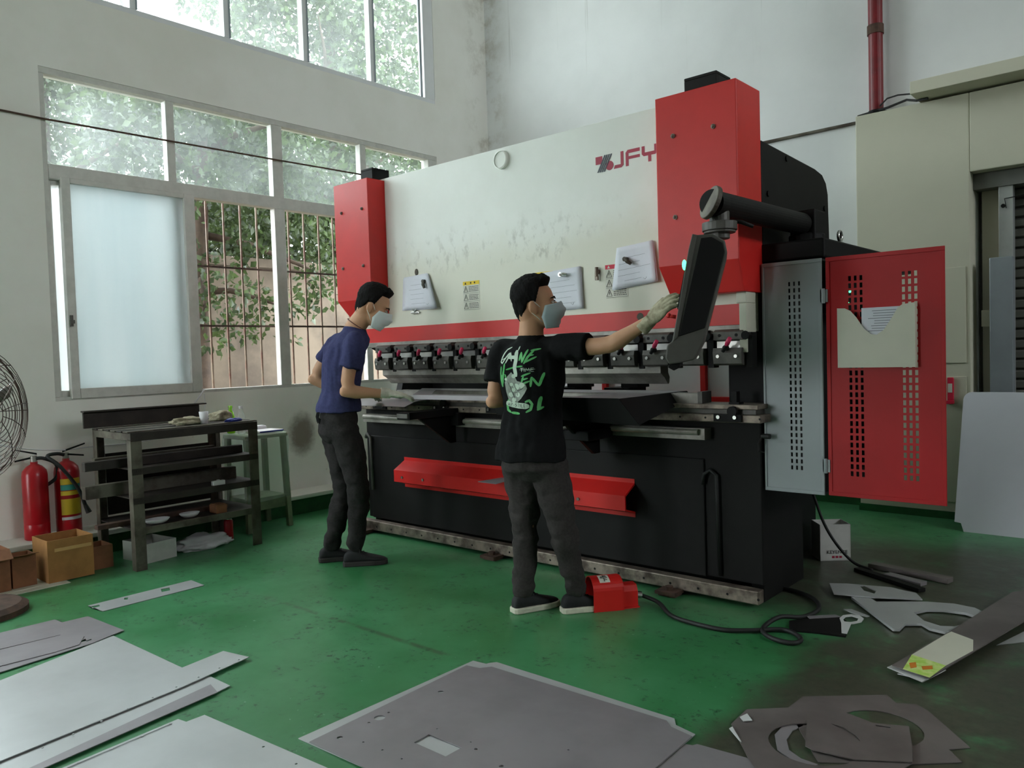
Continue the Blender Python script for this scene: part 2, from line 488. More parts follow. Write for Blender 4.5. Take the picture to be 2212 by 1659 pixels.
def wall_back_mat():
    m = bpy.data.materials.new('back_plaster'); t = NT(m)
    p = t.pos('world'); s = t.node('ShaderNodeSeparateXYZ'); t.link(p, s.inputs[0]); x, z = s.outputs[0], s.outputs[2]
    n1 = t.noise(0.8, 6, 0.6, p)
    g = t.mix(t.ramp(n1, 0.3, 0.75), lin(224, 225, 224), lin(210, 211, 210))
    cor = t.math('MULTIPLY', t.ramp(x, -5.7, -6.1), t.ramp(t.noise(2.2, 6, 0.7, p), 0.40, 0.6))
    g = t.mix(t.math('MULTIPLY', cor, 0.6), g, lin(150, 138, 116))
    st = t.stretch(p, (9, 1, 0.22))
    drip = t.math('MULTIPLY', t.ramp(t.noise(1.3, 5, 0.7, st), 0.62, 0.70), t.ramp(z, 3.6, 4.6))
    g = t.mix(t.math('MULTIPLY', drip, 0.3), g, lin(140, 136, 126))
    t.out(t.bsdf(g, 0.85, 0, t.noise(80, 4, 0.6, p), 0.1, 0.004)); MATS['back_plaster'] = m
wall_back_mat()

def ram_mat():
    m = bpy.data.materials.new('ram_paint'); t = NT(m)
    p = t.pos('world'); s = t.node('ShaderNodeSeparateXYZ'); t.link(p, s.inputs[0]); z = s.outputs[2]
    n1 = t.noise(2.0, 6, 0.65, p); n2 = t.noise(16, 5, 0.7, t.stretch(p, (1, 1, 0.6)))
    g = t.mix(t.ramp(n1, 0.3, 0.7), lin(236, 237, 232), lin(230, 231, 225))
    # hands have soiled the lower half of the paint
    soil = t.ramp(t.math('ADD', z, t.math('MULTIPLY', t.math('SUBTRACT', n1, 0.5), 0.5)), 2.2, 1.85)
    g = t.mix(t.math('MULTIPLY', soil, 0.6), g, lin(204, 199, 174))
    band = t.math('MULTIPLY', t.ramp(z, 1.85, 1.95), t.ramp(z, 2.25, 2.0))
    sp = t.math('MULTIPLY', t.math('MULTIPLY', t.ramp(n2, 0.5, 0.68), band), t.ramp(n1, 0.4, 0.6))
    g = t.mix(t.math('MULTIPLY', sp, 0.45), g, lin(128, 124, 106))
    t.out(t.bsdf(g, 0.45, 0, None, spec=0.4)); MATS['ram_paint'] = m
ram_mat()
# ------------------------------------------------------------------ room shell
WX, BY, ROOF = -6.10, 6.68, 6.0
struct(MB().box((-6.34, -7.3, -0.12), (7.2, 7.3, 0.0)).build('floor', 'green_epoxy'))
struct(MB().box((-6.5, -7.5, ROOF), (7.4, 7.1, ROOF+0.15)).build('ceiling', 'ceiling_paint'))
LO = (2.05, 5.86, 1.09, 3.44)      # lower window opening (y0, y1, z0, z1)
LB = (-2.4, 1.5, 1.09, 3.44)       # its neighbour along the same wall
UP = (1.9, 5.87, 3.99, 5.9)       # clerestory band
w = MB()
def wl(y0, y1, z0, z1): w.box((WX-0.24, y0, z0), (WX, y1, z1))
wl(-7.3, BY+0.24, 0, LO[2]); wl(-7.3, LB[0], LO[2], LO[3]); wl(LB[1], LO[0], LO[2], LO[3]); wl(LO[1], BY+0.24, LO[2], LO[3])
wl(-7.3, BY+0.24, LO[3], UP[2]); wl(UP[1], BY+0.24, UP[2], UP[3]); wl(-7.3, UP[0], UP[2], UP[3]); wl(-7.3, BY+0.24, UP[3], ROOF)
struct(w.build('wall_left', 'stained_plaster'))
DOOR = (-1.245, 1.6, 2.535)
w = MB()
w.box((WX, BY, 0), (DOOR[0], BY+0.24, ROOF)); w.box((DOOR[0], BY, DOOR[2]), (DOOR[1], BY+0.24, ROOF)); w.box((DOOR[1], BY, 0), (7.2, BY+0.24, ROOF))
struct(w.build('wall_back', 'back_plaster'))
w = MB(); w.box((7.0, -7.3, 0), (7.24, BY, 3.8)); w.box((7.0, -7.3, 5.4), (7.24, BY, ROOF)); w.box((7.0, -7.3, 3.8), (7.24, 2.6, 5.4)); w.box((7.0, 6.0, 3.8), (7.24, BY, 5.4))  # high opening added in this unseen wall to light the left wall
struct(w.build('wall_right', 'grey_wall'))
w = MB()
GATE = (-5.8, -4.2, 3.4)      # unseen opening behind the viewer, added for fill daylight
w.box((WX, -7.3, 0), (GATE[0], -7.06, ROOF)); w.box((GATE[0], -7.3, GATE[2]), (GATE[1], -7.06, ROOF)); w.box((GATE[1], -7.3, 0), (7.0, -7.06, ROOF))
struct(w.build('wall_front', 'grey_wall'))
# low concrete ledge along the window wall, dark green below
w = MB(); w.box((WX, -7.0, 0.135), (-5.80, BY, 0.17)); t1 = struct(w.build('trim_1', 'white_plaster', bevel=0.006))
w = MB(); w.box((WX, -7.0, 0.0), (-5.84, BY, 0.135)); struct(w.build('baseboard_left', 'green_paint'))
struct(MB().box((-5.9, BY-0.015, 0), (-2.03, BY, 0.11)).build('baseboard_back', 'green_paint'))
# thickened wall with the shutter doorway
w = MB(); w.box((-2.03, 6.49, 0), (DOOR[0], BY, 3.10)); w.box((DOOR[0], 6.49, DOOR[2]), (DOOR[1], BY, 3.10)); w.box((DOOR[1], 6.49, 0), (3.2, BY, 3.10))
pil = struct(w.build('pillar', 'cream_plaster', bevel=0.008))
w = MB(); w.box((-1.58, 6.27, 3.115), (5.5, BY, 3.205)); struct(w.build('beam', 'cream_plaster', bevel=0.004))
struct(MB().box((-2.035, 6.478, 0), (DOOR[0], 6.49, 0.055)).build('baseboard_pillar', 'green_paint'))
# access plates set in the pillar
for (x0, x1, z0, z1) in ((-1.62, -1.275, 1.16, 1.86), (-1.62, -1.275, 0.13, 1.06)):
    m = MB(); m.box((x0, 6.481, z0), (x1, 6.4895, z1)); m.build('access_plate', 'cream_plaster', pil, bevel=0.002)
# roller shutter door
door = bpy.data.objects.new('door_1', None); COL.objects.link(door); struct(door); WORLD_M['door_1'] = Matrix.Identity(4)
sl = MB()
sl.prism([V(DOOR[0]+0.02, 6.80, 0), V(DOOR[0]+0.02, 6.775, 0.012), V(DOOR[0]+0.02, 6.772, 0.055), V(DOOR[0]+0.02, 6.80, 0.072), V(DOOR[0]+0.02, 6.81, 0.072), V(DOOR[0]+0.02, 6.81, 0)], (DOOR[1]-DOOR[0]-0.04, 0, 0))
s0 = sl.build('slat', 'shutter_grey', door)
for i in range(1, 34): copy_part(s0, (0, 0, 0.0735*i), door)
m = MB(); m.box((DOOR[0], 6.815, 0), (DOOR[1], 6.83, 2.52)); m.build('shutter_backing', 'shutter_grey', door)  # added to stop daylight leaking between the slats
m = MB(); m.box((-1.215, 6.74, 0), (-1.06, 6.83, 2.50)); m.build('guide_cover', 'cream_plaster', door)
m = MB(); m.box((-1.09, 6.62, 0), (-1.0, 6.70, 2.44)); gd = m.build('guide_rail', 'door_frame_metal', door, bevel=0.004)
m = MB(); m.cyl((-1.06, 6.61, 2.28), (-1.06, 6.63, 2.28), 0.014); m.build('stud', 'black_paint', gd)
m = MB(); m.tube([(-1.04, 6.612, 2.26), (-1.05, 6.61, 2.33), (-0.98, 6.612, 2.335), (-0.9, 6.62, 2.345)], 0.003, 6); m.build('tie_wire', 'black_paint', gd)
m = MB(); m.box((-1.135, 6.53, 0.3), (-0.99, 6.61, 1.91)); m.build('guide_box', 'blue_grey_metal', door, bevel=0.006)
m = MB(); m.box((-1.20, 6.60, 1.42), (-1.13, 6.66, 1.54)); m.build('limit_switch', 'pocket_cream', door, bevel=0.006)
m = MB(); m.box((DOOR[0], 6.60, 2.42), (DOOR[1], 6.95, 2.535)); m.build('shutter_box', 'shutter_grey', door)

# ------------------------------------------------------------------ windows
def window(name):
    o = bpy.data.objects.new(name, None); COL.objects.link(o); struct(o); WORLD_M[name] = Matrix.Identity(4); return o
FX0, FX1 = WX-0.075, WX-0.005
def member(mb, y0, y1, z0, z1, x0=None, x1=None): mb.box((FX0 if x0 is None else x0, y0, z0), (FX1 if x1 is None else x1, y1, z1))
win = window('window_1')
m = MB(); member(m, 2.05, 5.86, 3.395, 3.44); m.build('head', 'window_frame', win, 0.004)
m = MB(); member(m, 2.05, 5.86, 1.09, 1.115); m.build('sill_track', 'window_frame', win, 0.003)
m = MB(); member(m, 2.05, 2.085, 1.115, 3.395); m.build('jamb', 'window_frame', win, 0.004)
m = MB(); member(m, 5.74, 5.86, 1.115, 3.395); m.build('jamb', 'window_frame', win, 0.004)
m = MB(); member(m, 2.085, 5.74, 2.665, 2.768, WX-0.085, WX+0.002); m.build('transom', 'window_frame', win, 0.005)
for y0, y1 in ((2.945, 3.012), (4.845, 4.915)):
    m = MB(); member(m, y0, y1, 2.768, 3.395); m.build('mullion', 'window_frame', win, 0.004)
m = MB(); member(m, 3.88, 3.985, 1.115, 3.395); m.build('mullion', 'window_frame', win, 0.005)
m = MB(); member(m, 4.845, 4.915, 1.115, 2.665); m.build('mullion', 'window_frame', win, 0.005)
for y0, y1 in ((2.085, 2.945), (3.012, 3.88), (3.985, 4.845), (4.915, 5.74)):
    m = MB(); m.box((WX-0.052, y0-0.004, 2.76), (WX-0.046, y1+0.004, 3.40)); m.build('pane', 'dusty_glass_lower', win)
# frosted sliding sash and the sash parked behind it
sash = MB()
member(sash, 2.157, 2.216, 1.10, 2.683, WX-0.045, WX+0.012); member(sash, 3.055, 3.142, 1.10, 2.683, WX-0.045, WX+0.012)
member(sash, 2.216, 3.055, 1.10, 1.172, WX-0.045, WX+0.012); member(sash, 2.216, 3.055, 2.645, 2.683, WX-0.045, WX+0.012)
so = sash.build('sash', 'window_frame', win, 0.004)
m = MB(); m.box((WX-0.02, 2.21, 1.165), (WX-0.014, 3.06, 2.65)); m.build('frosted_pane', 'frosted_glass', so)
m = MB(); m.box((WX+0.012, 2.168, 1.62), (WX+0.03, 2.185, 1.70)); m.box((WX+0.03, 2.160, 1.64), (WX+0.045, 2.19, 1.665)); m.build('latch', 'steel_dark', so)
sash = MB()
member(sash, 2.085, 2.11, 1.10, 2.665, WX-0.10, WX-0.05); member(sash, 2.97, 3.04, 1.10, 2.665, WX-0.10, WX-0.05); member(sash, 2.11, 2.97, 1.10, 1.16, WX-0.10, WX-0.05); member(sash, 2.11, 2.97, 2.63, 2.665, WX-0.10, WX-0.05)
so = sash.build('sash', 'window_frame', win, 0.003)
m = MB(); m.box((WX-0.078, 2.105, 1.155), (WX-0.072, 2.975, 2.635)); m.build('frosted_pane', 'frosted_glass', so)
# security bars on the outside of the opening
XB = WX-0.19; K = -XB/6.10
bars = []
by = [3.239, 3.39, 3.542, 3.694, 3.85, 4.008, 4.167, 4.326, 4.485, 4.645, 4.80, 4.96, 5.12, 5.28, 5.44, 5.60]
bars = [3.09] + by
for y in bars:
    m = MB(); m.box((XB-0.006, y*K-0.007, 1.10), (XB+0.006, y*K+0.007, 2.72)); m.build('security_bar', 'bar_beige', win)
for z in (1.64, 2.14):
    m = MB(); m.box((XB+0.009, 3.0, z-0.008), (XB+0.018, 5.86, z+0.008)); m.build('tie_bar', 'wire_rust', win)
m = MB(); m.box((XB-0.012, 3.0, 2.70), (XB+0.012, 5.86, 2.735)); m.build('tie_bar', 'bar_beige', win)
m = MB(); m.box((XB-0.012, 3.0, 1.09), (XB+0.012, 5.86, 1.11)); m.build('tie_bar', 'bar_beige', win)

def band(win, y0, y1, z0, z1, ms, mw=0.055, fr='frame_bright', pane='dusty_glass', right=0.10):
    m = MB(); member(m, y0, y1, z0, z0+0.045); m.build('sill_track', fr, win, 0.004)
    m = MB(); member(m, y0, y1, z1-0.05, z1); m.build('head', fr, win, 0.004)
    m = MB(); member(m, y0, y0+0.05, z0+0.045, z1-0.05); m.build('jamb', fr, win, 0.004)
    m = MB(); member(m, y1-right, y1, z0+0.045, z1-0.05); m.build('jamb', fr, win, 0.004)
    ys = [y0+0.05]+ms+[y1-right]
    for y in ms:
        m = MB(); member(m, y-mw/2, y+mw/2, z0+0.045, z1-0.05); mm = m.build('mullion', fr, win, 0.004)
        m = MB(); m.box((FX1, y+mw/2-0.012, z0+0.045), (FX1+0.010, y+mw/2, z1-0.05)); m.build('glazing_bead', 'blue_grey_metal', mm)
    for a, c in zip(ys[:-1], ys[1:]):
        m = MB(); m.box((WX-0.052, a-0.004, z0+0.03), (WX-0.046, c+0.004, z1-0.04)); m.build('pane', pane, win)
ub = window('window_2')
ms = [5.045-0.77*i for i in range(4)]
band(ub, UP[0], UP[1], UP[2], UP[3], sorted(ms), right=0.14)
m = MB(); m.box((FX1, 5.66, 4.03), (FX1+0.012, 5.69, 5.85)); m.build('glazing_bead', 'blue_grey_metal', ub)
ul = window('window_3')
band(ul, LB[0], LB[1], LB[2], LB[3], [-1.45, -0.5, 0.5], fr='window_frame', pane='dusty_glass_lower', right=0.05)

# ------------------------------------------------------------------ services on the walls
m = MB(); m.tube([(-6.085, -2.0, 3.06), (-6.085, 1.8, 3.075), (-6.085, 2.05, 3.07), (-6.08, 3.9, 3.085), (-6.07, 5.3, 3.10), (-6.08, 6.0, 3.09)], 0.008, 6)
tag(m.build('conduit', 'rust_brown'), 'thin dark conduit running across the lower window and its wall', 'conduit')
m = MB(); m.tube([(-5.9, 6.662, 3.085), (-2.9, 6.662, 3.09), (-2.05, 6.662, 3.095)], 0.013, 8)
tag(m.build('conduit', 'rack_steel'), 'grey conduit fixed along the white back wall behind the press', 'conduit')
p = thing('fire_pipe', 'dark red vertical fire main pipe rising above the pillar', 'pipe', (-1.895, 6.58, 3.11))
m = MB(); m.cyl((-1.90, 6.585, 3.105), (-1.90, 6.585, 5.99), 0.052, seg=24); m.build('riser', 'pipe_red', p, smooth=False)
m = MB(); m.cyl((-1.90, 6.585, 3.72), (-1.90, 6.585, 3.79), 0.060, seg=24); m.build('coupling', 'rust_brown', p)
m = MB(); m.lathe((-1.90, 6.585, 3.105), [(0.09, 0), (0.09, 0.012), (0.058, 0.02), (0.058, 0.03)], 20); m.build('flange', 'black_paint', p)
for k, (lab, pts) in enumerate((
    ('loose black cable lying along the pillar top under the beam', [(-2.02, 6.52, 3.104), (-1.95, 6.515, 3.11), (-1.8, 6.51, 3.12), (-1.66, 6.50, 3.145), (-1.58, 6.45, 3.11), (-1.5, 6.44, 3.105)]),
    ('thin dark cable arching from the red pipe to the beam', [(-1.86, 6.53, 3.15), (-1.8, 6.51, 3.19), (-1.72, 6.50, 3.195), (-1.63, 6.49, 3.18), (-1.6, 6.48, 3.16), (-1.52, 6.47, 3.109)]))):
    m = MB(); m.tube(pts, 0.009 if k == 0 else 0.006, 6); tag(m.build('cable', 'rubber_black'), lab, 'cable')
# ------------------------------------------------------------------ outdoors
struct(MB().box((-40, -30, -0.35), (-6.34, 40, -0.15)).build('ground', 'soil'))
struct(MB().box((-8.1, -9, 6.15), (-6.34, 9, 6.3)).build('roof_eave', 'ceiling_paint'))  # unseen overhang added to hold back sky light from the upper window
gw = thing('garden_wall', 'stained brown rendered boundary wall seen through the window bars', 'wall', (-9.8, 6, -0.15))
m = MB()
m.box((-10.05, -12, -0.15), (-9.8, 24, 2.62)); m.build('render', 'garden_wall', gw)
m = MB(); m.box((-10.12, -12, 2.62), (-9.73, 24, 2.74)); m.build('coping', 'garden_wall', gw)
m = MB(); m.box((-9.8, -12, 1.83), (-9.785, 24, 1.87)); m.build('string_course', 'garden_wall', gw)

def leaf_cloud(name, centers, per, size, matname, parent, seed):
    rng = np.random.default_rng(seed)
    vs, fs = [], []
    tmpl = np.array([(0, 0, 0), (0.5, 0.28, -0.06), (1.0, 0, 0.02), (0.5, -0.28, -0.06), (0.5, 0, 0.04)])
    tf = [(0, 4, 1), (1, 4, 2), (2, 4, 3), (3, 4, 0)]
    allv = []; allf = []; base = 0
    for (cx, cy, cz, r) in centers:
        n = int(per*(r/0.5)**2)
        d = rng.normal(size=(n, 3)); d /= np.linalg.norm(d, axis=1)[:, None]
        pos = np.array([cx, cy, cz]) + d*(r*rng.uniform(0.25, 1.0, size=(n, 1))**0.6)*np.array([1, 1, 0.75])
        ax = d*0.6 + rng.normal(size=(n, 3))*0.6; ax[:, 2] -= 0.35
        ax /= np.linalg.norm(ax, axis=1)[:, None]
        side = np.cross(ax, rng.normal(size=(n, 3))); side /= np.linalg.norm(side, axis=1)[:, None]
        nr = np.cross(ax, side)
        s = size*rng.uniform(0.6, 1.3, size=(n, 1))
        for t in tmpl:
            allv.append(pos + s*(t[0]*ax + t[1]*side*1.2 + t[2]*nr))
        blk = np.stack(allv[-5:], 1).reshape(-1, 3); del allv[-5:]
        vs.append(blk)
        idx = np.arange(n)*5 + base
        for tri in tf: fs.append(np.stack([idx+tri[0], idx+tri[1], idx+tri[2]], 1))
        base += n*5
    v = np.concatenate(vs); f = np.concatenate(fs)
    me = bpy.data.meshes.new(name)
    me.vertices.add(len(v)); me.vertices.foreach_set('co', v.astype(np.float32).ravel())
    me.loops.add(len(f)*3); me.loops.foreach_set('vertex_index', f.astype(np.int32).ravel())
    me.polygons.add(len(f)); me.polygons.foreach_set('loop_start', np.arange(0, len(f)*3, 3, dtype=np.int32))
    me.update(); me.validate()
    return put(name, me, matname, parent, kind='stuff')

def tree(label, base, top, branches, clusters, per, size, leaf, seed):
    t = thing('tree', label, 'tree', base)
    b0, tp = Vector(base), Vector(top)
    m = MB(); mid = b0.lerp(tp, 0.5)+V(0.08, -0.1, 0)
    m.tube([b0, b0.lerp(mid, 0.5), mid, mid.lerp(tp, 0.5), tp], [0.16, 0.13, 0.11, 0.09, 0.05], 10); m.build('trunk', 'bark', t, smooth=True)
    for a, c in branches:
        a, c = Vector(a), Vector(c); m = MB()
        m.tube([a, a.lerp(c, 0.35)+V(0, 0, 0.08), a.lerp(c, 0.7)+V(0, 0.05, 0.04), c], [0.05, 0.038, 0.025, 0.008], 7); m.build('branch', 'bark', t, smooth=True)
    leaf_cloud('foliage', clusters, per, size, leaf, t, seed)
    return t

rng = random.Random(3)
def blobs(n, x, y, z, r):
    return [(rng.uniform(*x), rng.uniform(*y), rng.uniform(*z), rng.uniform(*r)) for _ in range(n)]
# boughs hanging low in front of the boundary wall
low = [(-8.6, 4.45, 1.95, .34), (-8.5, 4.75, 2.15, .36), (-8.7, 4.95, 1.75, .28), (-8.8, 5.25, 2.1, .32), (-8.6, 5.55, 2.05, .3), (-8.8, 4.4, 2.5, .36), (-8.7, 4.9, 2.6, .3), (-8.9, 5.35, 1.72, .2),
       (-8.6, 5.95, 2.3, .30), (-8.8, 6.25, 2.2, .28), (-8.7, 6.0, 1.98, .18), (-8.9, 6.7, 2.5, .3), (-8.8, 5.75, 1.6, .14), (-8.6, 4.55, 1.55, .16), (-8.7, 4.75, 1.5, .12)]
tree('leafy tree with low boughs hanging behind the open window bars', (-9.3, 4.75, -0.15), (-9.2, 4.9, 4.2),
     [((-9.2, 4.8, 2.2), (-8.6, 5.5, 2.0)), ((-9.2, 4.8, 2.4), (-8.5, 4.4, 1.8)), ((-9.2, 4.85, 2.9), (-8.7, 6.3, 2.4)), ((-9.2, 4.9, 3.6), (-8.8, 3.6, 3.9)), ((-9.2, 4.9, 3.9), (-9.0, 6.2, 4.6))],
     low + blobs(60, (-9.7, -8.3), (3.6, 8.4), (2.7, 4.6), (.3, .5)), 190, 0.10, 'leaf_green', 11)
tree('tall broadleaf tree filling the right end of the high window', (-10.9, 8.2, -0.15), (-10.6, 7.9, 7.4),
     [((-10.7, 7.9, 3.4), (-9.7, 6.8, 4.3)), ((-10.7, 7.9, 4.0), (-9.7, 9.0, 5.0)), ((-10.7, 7.9, 5.0), (-9.8, 7.1, 6.4))],
     blobs(130, (-11.6, -9.6), (5.6, 11.0), (2.8, 8.2), (.4, .65)), 180, 0.11, 'leaf_green', 12)
tree('shaded tree standing behind the boundary wall and the dusty panes', (-13.4, 6.4, -0.15), (-13.2, 6.6, 6.5),
     [((-13.3, 6.5, 2.8), (-12.4, 5.0, 3.4)), ((-13.3, 6.5, 3.6), (-12.5, 7.8, 4.4))],
     blobs(120, (-14.5, -12.2), (4.6, 12.5), (2.2, 6.6), (.5, .8)), 120, 0.14, 'leaf_deep', 13)
tree('small tree seen faintly through the first dusty upper pane', (-10.9, 3.6, -0.15), (-10.8, 3.7, 5.4),
     [((-10.8, 3.65, 2.8), (-10.2, 2.9, 3.8)), ((-10.8, 3.65, 3.4), (-10.2, 4.6, 4.4))],
     blobs(60, (-11.8, -10.3), (2.4, 5.6), (2.9, 5.6), (.35, .55)), 170, 0.10, 'leaf_green', 14)
# ------------------------------------------------------------------ press brake
pb = thing('press_brake', 'large red, white and black press brake with a three metre ram', 'press brake', (-3.27, 4.3, 0))
YC, YR = 3.60, 3.76
# side plates with the throat cut into them
def c_frame(x0, x1, back):
    prof = [(4.4, 0.0), (3.86, 0.0), (3.86, 0.93), (4.02, 0.95), (4.10, 1.02), (4.13, 1.12), (4.10, 1.24), (4.02, 1.33), (3.88, 1.40), (3.88, 2.34), (4.6, 2.31), (4.74 if back > 5 else back, 2.2), (4.76 if back > 5 else back, 1.9), (back, 1.88), (back, 0.6), (4.4, 0.58)]
    m = MB(); m.prism([V(x0, y, z) for y, z in prof], (x1-x0, 0, 0)); return m.build('side_frame', 'machine_black', pb, 0.005)
c_frame(-4.84, -4.77, 4.5); c_frame(-1.76, -1.69, 5.2)
m = MB(); m.box((-4.86, 3.82, 0.10), (-1.675, 3.90, 0.945)); m.build('bed', 'machine_black', pb, 0.006)
m = MB(); m.box((-4.80, 3.806, 0.10), (-1.99, 3.82, 0.735)); m.build('bed_panel', 'machine_black', pb, 0.005)
m = MB(); m.tube([(-1.995, 3.803, 0.60), (-1.985, 3.80, 0.655), (-1.95, 3.80, 0.68), (-1.915, 3.80, 0.655), (-1.91, 3.803, 0.12)], 0.011, 8); m.build('oil_hose', 'rubber_black', pb, smooth=True)
m = MB(); m.tube([(-4.83, 3.79, 0.72), (-4.80, 3.775, 0.75), (-4.77, 3.785, 0.72), (-4.765, 3.79, 0.32)], 0.013, 8); m.build('oil_hose', 'steel_dark', pb, smooth=True)
# table, die holder and die
m = MB(); m.box((-4.84, 3.715, 0.945), (-1.63, 3.96, 0.985)); m.build('table', 'steel_worn', pb, 0.004)
m = MB(); m.box((-4.80, 3.735, 0.985), (-1.66, 3.90, 1.012)); m.build('die_holder', 'steel_dark', pb, 0.003)
m = MB(); m.box((-4.78, 3.722, 1.012), (-1.645, 3.905, 1.036)); m.build('die_holder_flange', 'steel_worn', pb, 0.003)
m = MB(); m.prism([V(-4.42, y, z) for y, z in ((3.765, 1.036), (3.765, 1.088), (3.797, 1.088), (3.81, 1.070), (3.823, 1.088), (3.855, 1.088), (3.855, 1.036))], (2.44, 0, 0)); m.build('die', 'steel_tool', pb)
m = MB(); m.box((-1.80, 3.76, 1.036), (-1.775, 3.80, 1.10)); m.box((-1.815, 3.755, 1.036), (-1.76, 3.81, 1.046)); m.build('die_stop', 'black_paint', pb)
m = MB(); m.box((-1.99, 3.755, 1.036), (-1.965, 3.86, 1.098)); m.build('die_stop', 'steel_dark', pb)
holes = MB()
for i in range(22):
    x = -4.72+i*0.147; holes.cyl((x, 3.7145, 0.967), (x, 3.7135, 0.967), 0.006, seg=8)
holes.build('bolt_hole_row', 'black_paint', pb, kind='stuff')
for x in (-4.55, -3.9, -3.4, -2.9, -2.45, -1.80):
    m = MB(); m.box((x-0.075, 3.700, 0.950), (x+0.075, 3.7145, 0.988)); c = m.build('clamp_plate', 'black_paint', pb, 0.002)
    for dx in (-0.045, 0.045):
        m = MB(); m.cyl((x+dx, 3.700, 0.974), (x+dx, 3.688, 0.974), 0.010, seg=10); m.build('bolt', 'chrome', c)
    m = MB(); m.cyl((x+0.03, 3.712, 1.004), (x+0.03, 3.690, 1.004), 0.026, seg=14); m.build('knob', 'black_paint', pb)
m = MB(); m.cyl((-4.78, 3.735, 0.885), (-1.98, 3.735, 0.885), 0.016, seg=12); m.box((-4.80, 3.745, 0.845), (-1.95, 3.82, 0.905)); m.build('guide_rail', 'steel_tool', pb, smooth=False)
# ram
m = MB(); m.box((-4.83, YR, 1.405), (-1.70, 3.875, 2.631)); m.build('ram', 'ram_paint', pb, 0.003)
m = MB(); m.box((-4.81, YR-0.004, 1.441), (-1.685, YR, 1.546)); bandp = m.build('ram_stripe', 'machine_red', pb)
m = MB(); m.box((-4.72, YR-0.010, 1.405), (-1.70, YR, 1.440)); m.build('ram_edge', 'steel_tool', pb, 0.002)
m = MB(); m.cyl((-2.33, YR-0.0045, 1.512), (-2.33, YR-0.006, 1.512), 0.021, seg=20); m.build('access_hole', 'tarnish', bandp)
m = MB(); m.box((-1.735, 3.69, 1.545), (-1.68, 3.80, 1.60)); m.box((-1.72, 3.69, 1.30), (-1.68, 3.80, 1.545)); m.build('ram_bracket', 'pocket_cream', pb, 0.004)
m = MB(); m.lathe((-3.317, YR, 2.552), [(0.0575, 0), (0.0575, 0.022), (0.050, 0.026), (0.049, 0.018), (0.0005, 0.018)], 36, (0, -1, 0)); m.build('round_badge', 'ram_paint', pb, label='round white boss with a raised rim')
m = MB(); m.sphere((-4.155, YR-0.002, 1.923), 0.018, scale=(1, 0.25, 1.35)); m.build('stain_hole', 'tarnish', pb)
# red covers over the cylinders
def cover(x0, x1, chx, screws, top):
    rings = []
    for z, a, yf in ((2.616, 0, YC), (1.755, 0, YC), (1.60, chx, YC+0.055)):
        rings.append([V(x0+a, yf, z), V(x1, yf, z), V(x1, 3.875, z), V(x0+a*0.5, 3.875, z)])
    m = MB(); m.loop(rings, True); c = m.build('cylinder_cover', 'machine_red', pb, 0.004)
    for (sx, sz) in screws:
        m = MB(); m.cyl((sx, YC, sz), (sx, YC-0.006, sz), 0.012, seg=12); m.sphere((sx, YC-0.006, sz), 0.009, 10, 6); m.build('screw', 'steel_worn', c)
    m = MB(); m.box((top[0], 3.70, 2.616), (top[1], 3.72, 2.70)); m.box((top[0], 3.70, 2.70), (top[1], 3.86, 2.715)); m.box((top[1]-0.015, 3.72, 2.616), (top[1], 3.86, 2.70)); m.build('cylinder_cap', 'machine_black', pb, 0.003)
cover(-4.865, -4.470, 0.11, ((-4.777, 2.404), (-4.538, 2.404), (-4.783, 1.996), (-4.543, 1.996)), (-4.66, -4.53))
cover(-2.115, -1.672, 0.035, ((-2.014, 2.408), (-1.792, 2.410), (-2.011, 1.998), (-1.79, 2.0)), (-2.00, -1.82))
# tool clamps: fourteen alike along the ram
def clamp_unit(x):
    u = MB(); u.prism([V(x-0.079, y, z) for y, z in ((3.68, 1.365), (3.68, 1.405), (3.70, 1.418), (3.76, 1.418), (3.76, 1.30), (3.72, 1.30), (3.72, 1.36))], (0.158, 0, 0))
    blk = u.build('clamp_block', 'steel_dark', pb, 0.002)
    for dx in (-0.045, 0.045):
        m = MB(); m.cyl((x+dx, 3.6805, 1.388), (x+dx, 3.678, 1.388), 0.008, seg=10); m.build('screw', 'black_paint', blk)
    m = MB(); m.box((x-0.075, 3.712, 1.322), (x+0.075, 3.722, 1.358)); m.build('shim', 'steel_bright', blk)
    u = MB(); u.prism([V(x-0.077, y, z) for y, z in ((3.672, 1.245), (3.665, 1.30), (3.672, 1.325), (3.735, 1.325), (3.735, 1.237), (3.69, 1.237))], (0.154, 0, 0))
    pl = u.build('clamp_plate', 'steel_dark', pb, 0.002)
    for dx in (-0.048, 0.048):
        m = MB(); m.cyl((x+dx, 3.669, 1.283), (x+dx, 3.660, 1.283), 0.009, seg=10); m.build('bolt', 'steel_bright', pl)
    m = MB(); m.cyl((x, 3.668, 1.325), (x, 3.645, 1.325), 0.014, seg=10); m.tube([(x-0.015, 3.652, 1.308), (x, 3.647, 1.325), (x+0.018, 3.640, 1.345)], 0.010, 8)
    lv = m.build('lever', 'black_paint', pl)
    m = MB(); m.tube([(x+0.012, 3.642, 1.338), (x+0.022, 3.636, 1.355), (x+0.036, 3.632, 1.374)], [0.011, 0.013, 0.011], 8); m.build('grip', 'lever_pink', lv, smooth=True)
    m = MB(); m.box((x+0.086, 3.700, 1.225), (x+0.120, 3.755, 1.40)); m.cyl((x+0.103, 3.705, 1.385), (x+0.103, 3.66, 1.385), 0.016, seg=12); m.cyl((x+0.103, 3.66, 1.385), (x+0.103, 3.655, 1.385), 0.022, seg=12)
    m.build('wedge_adjuster', 'black_paint', pb, 0.002)
for k in range(14): clamp_unit(-4.446-0.02+0.2068*k)
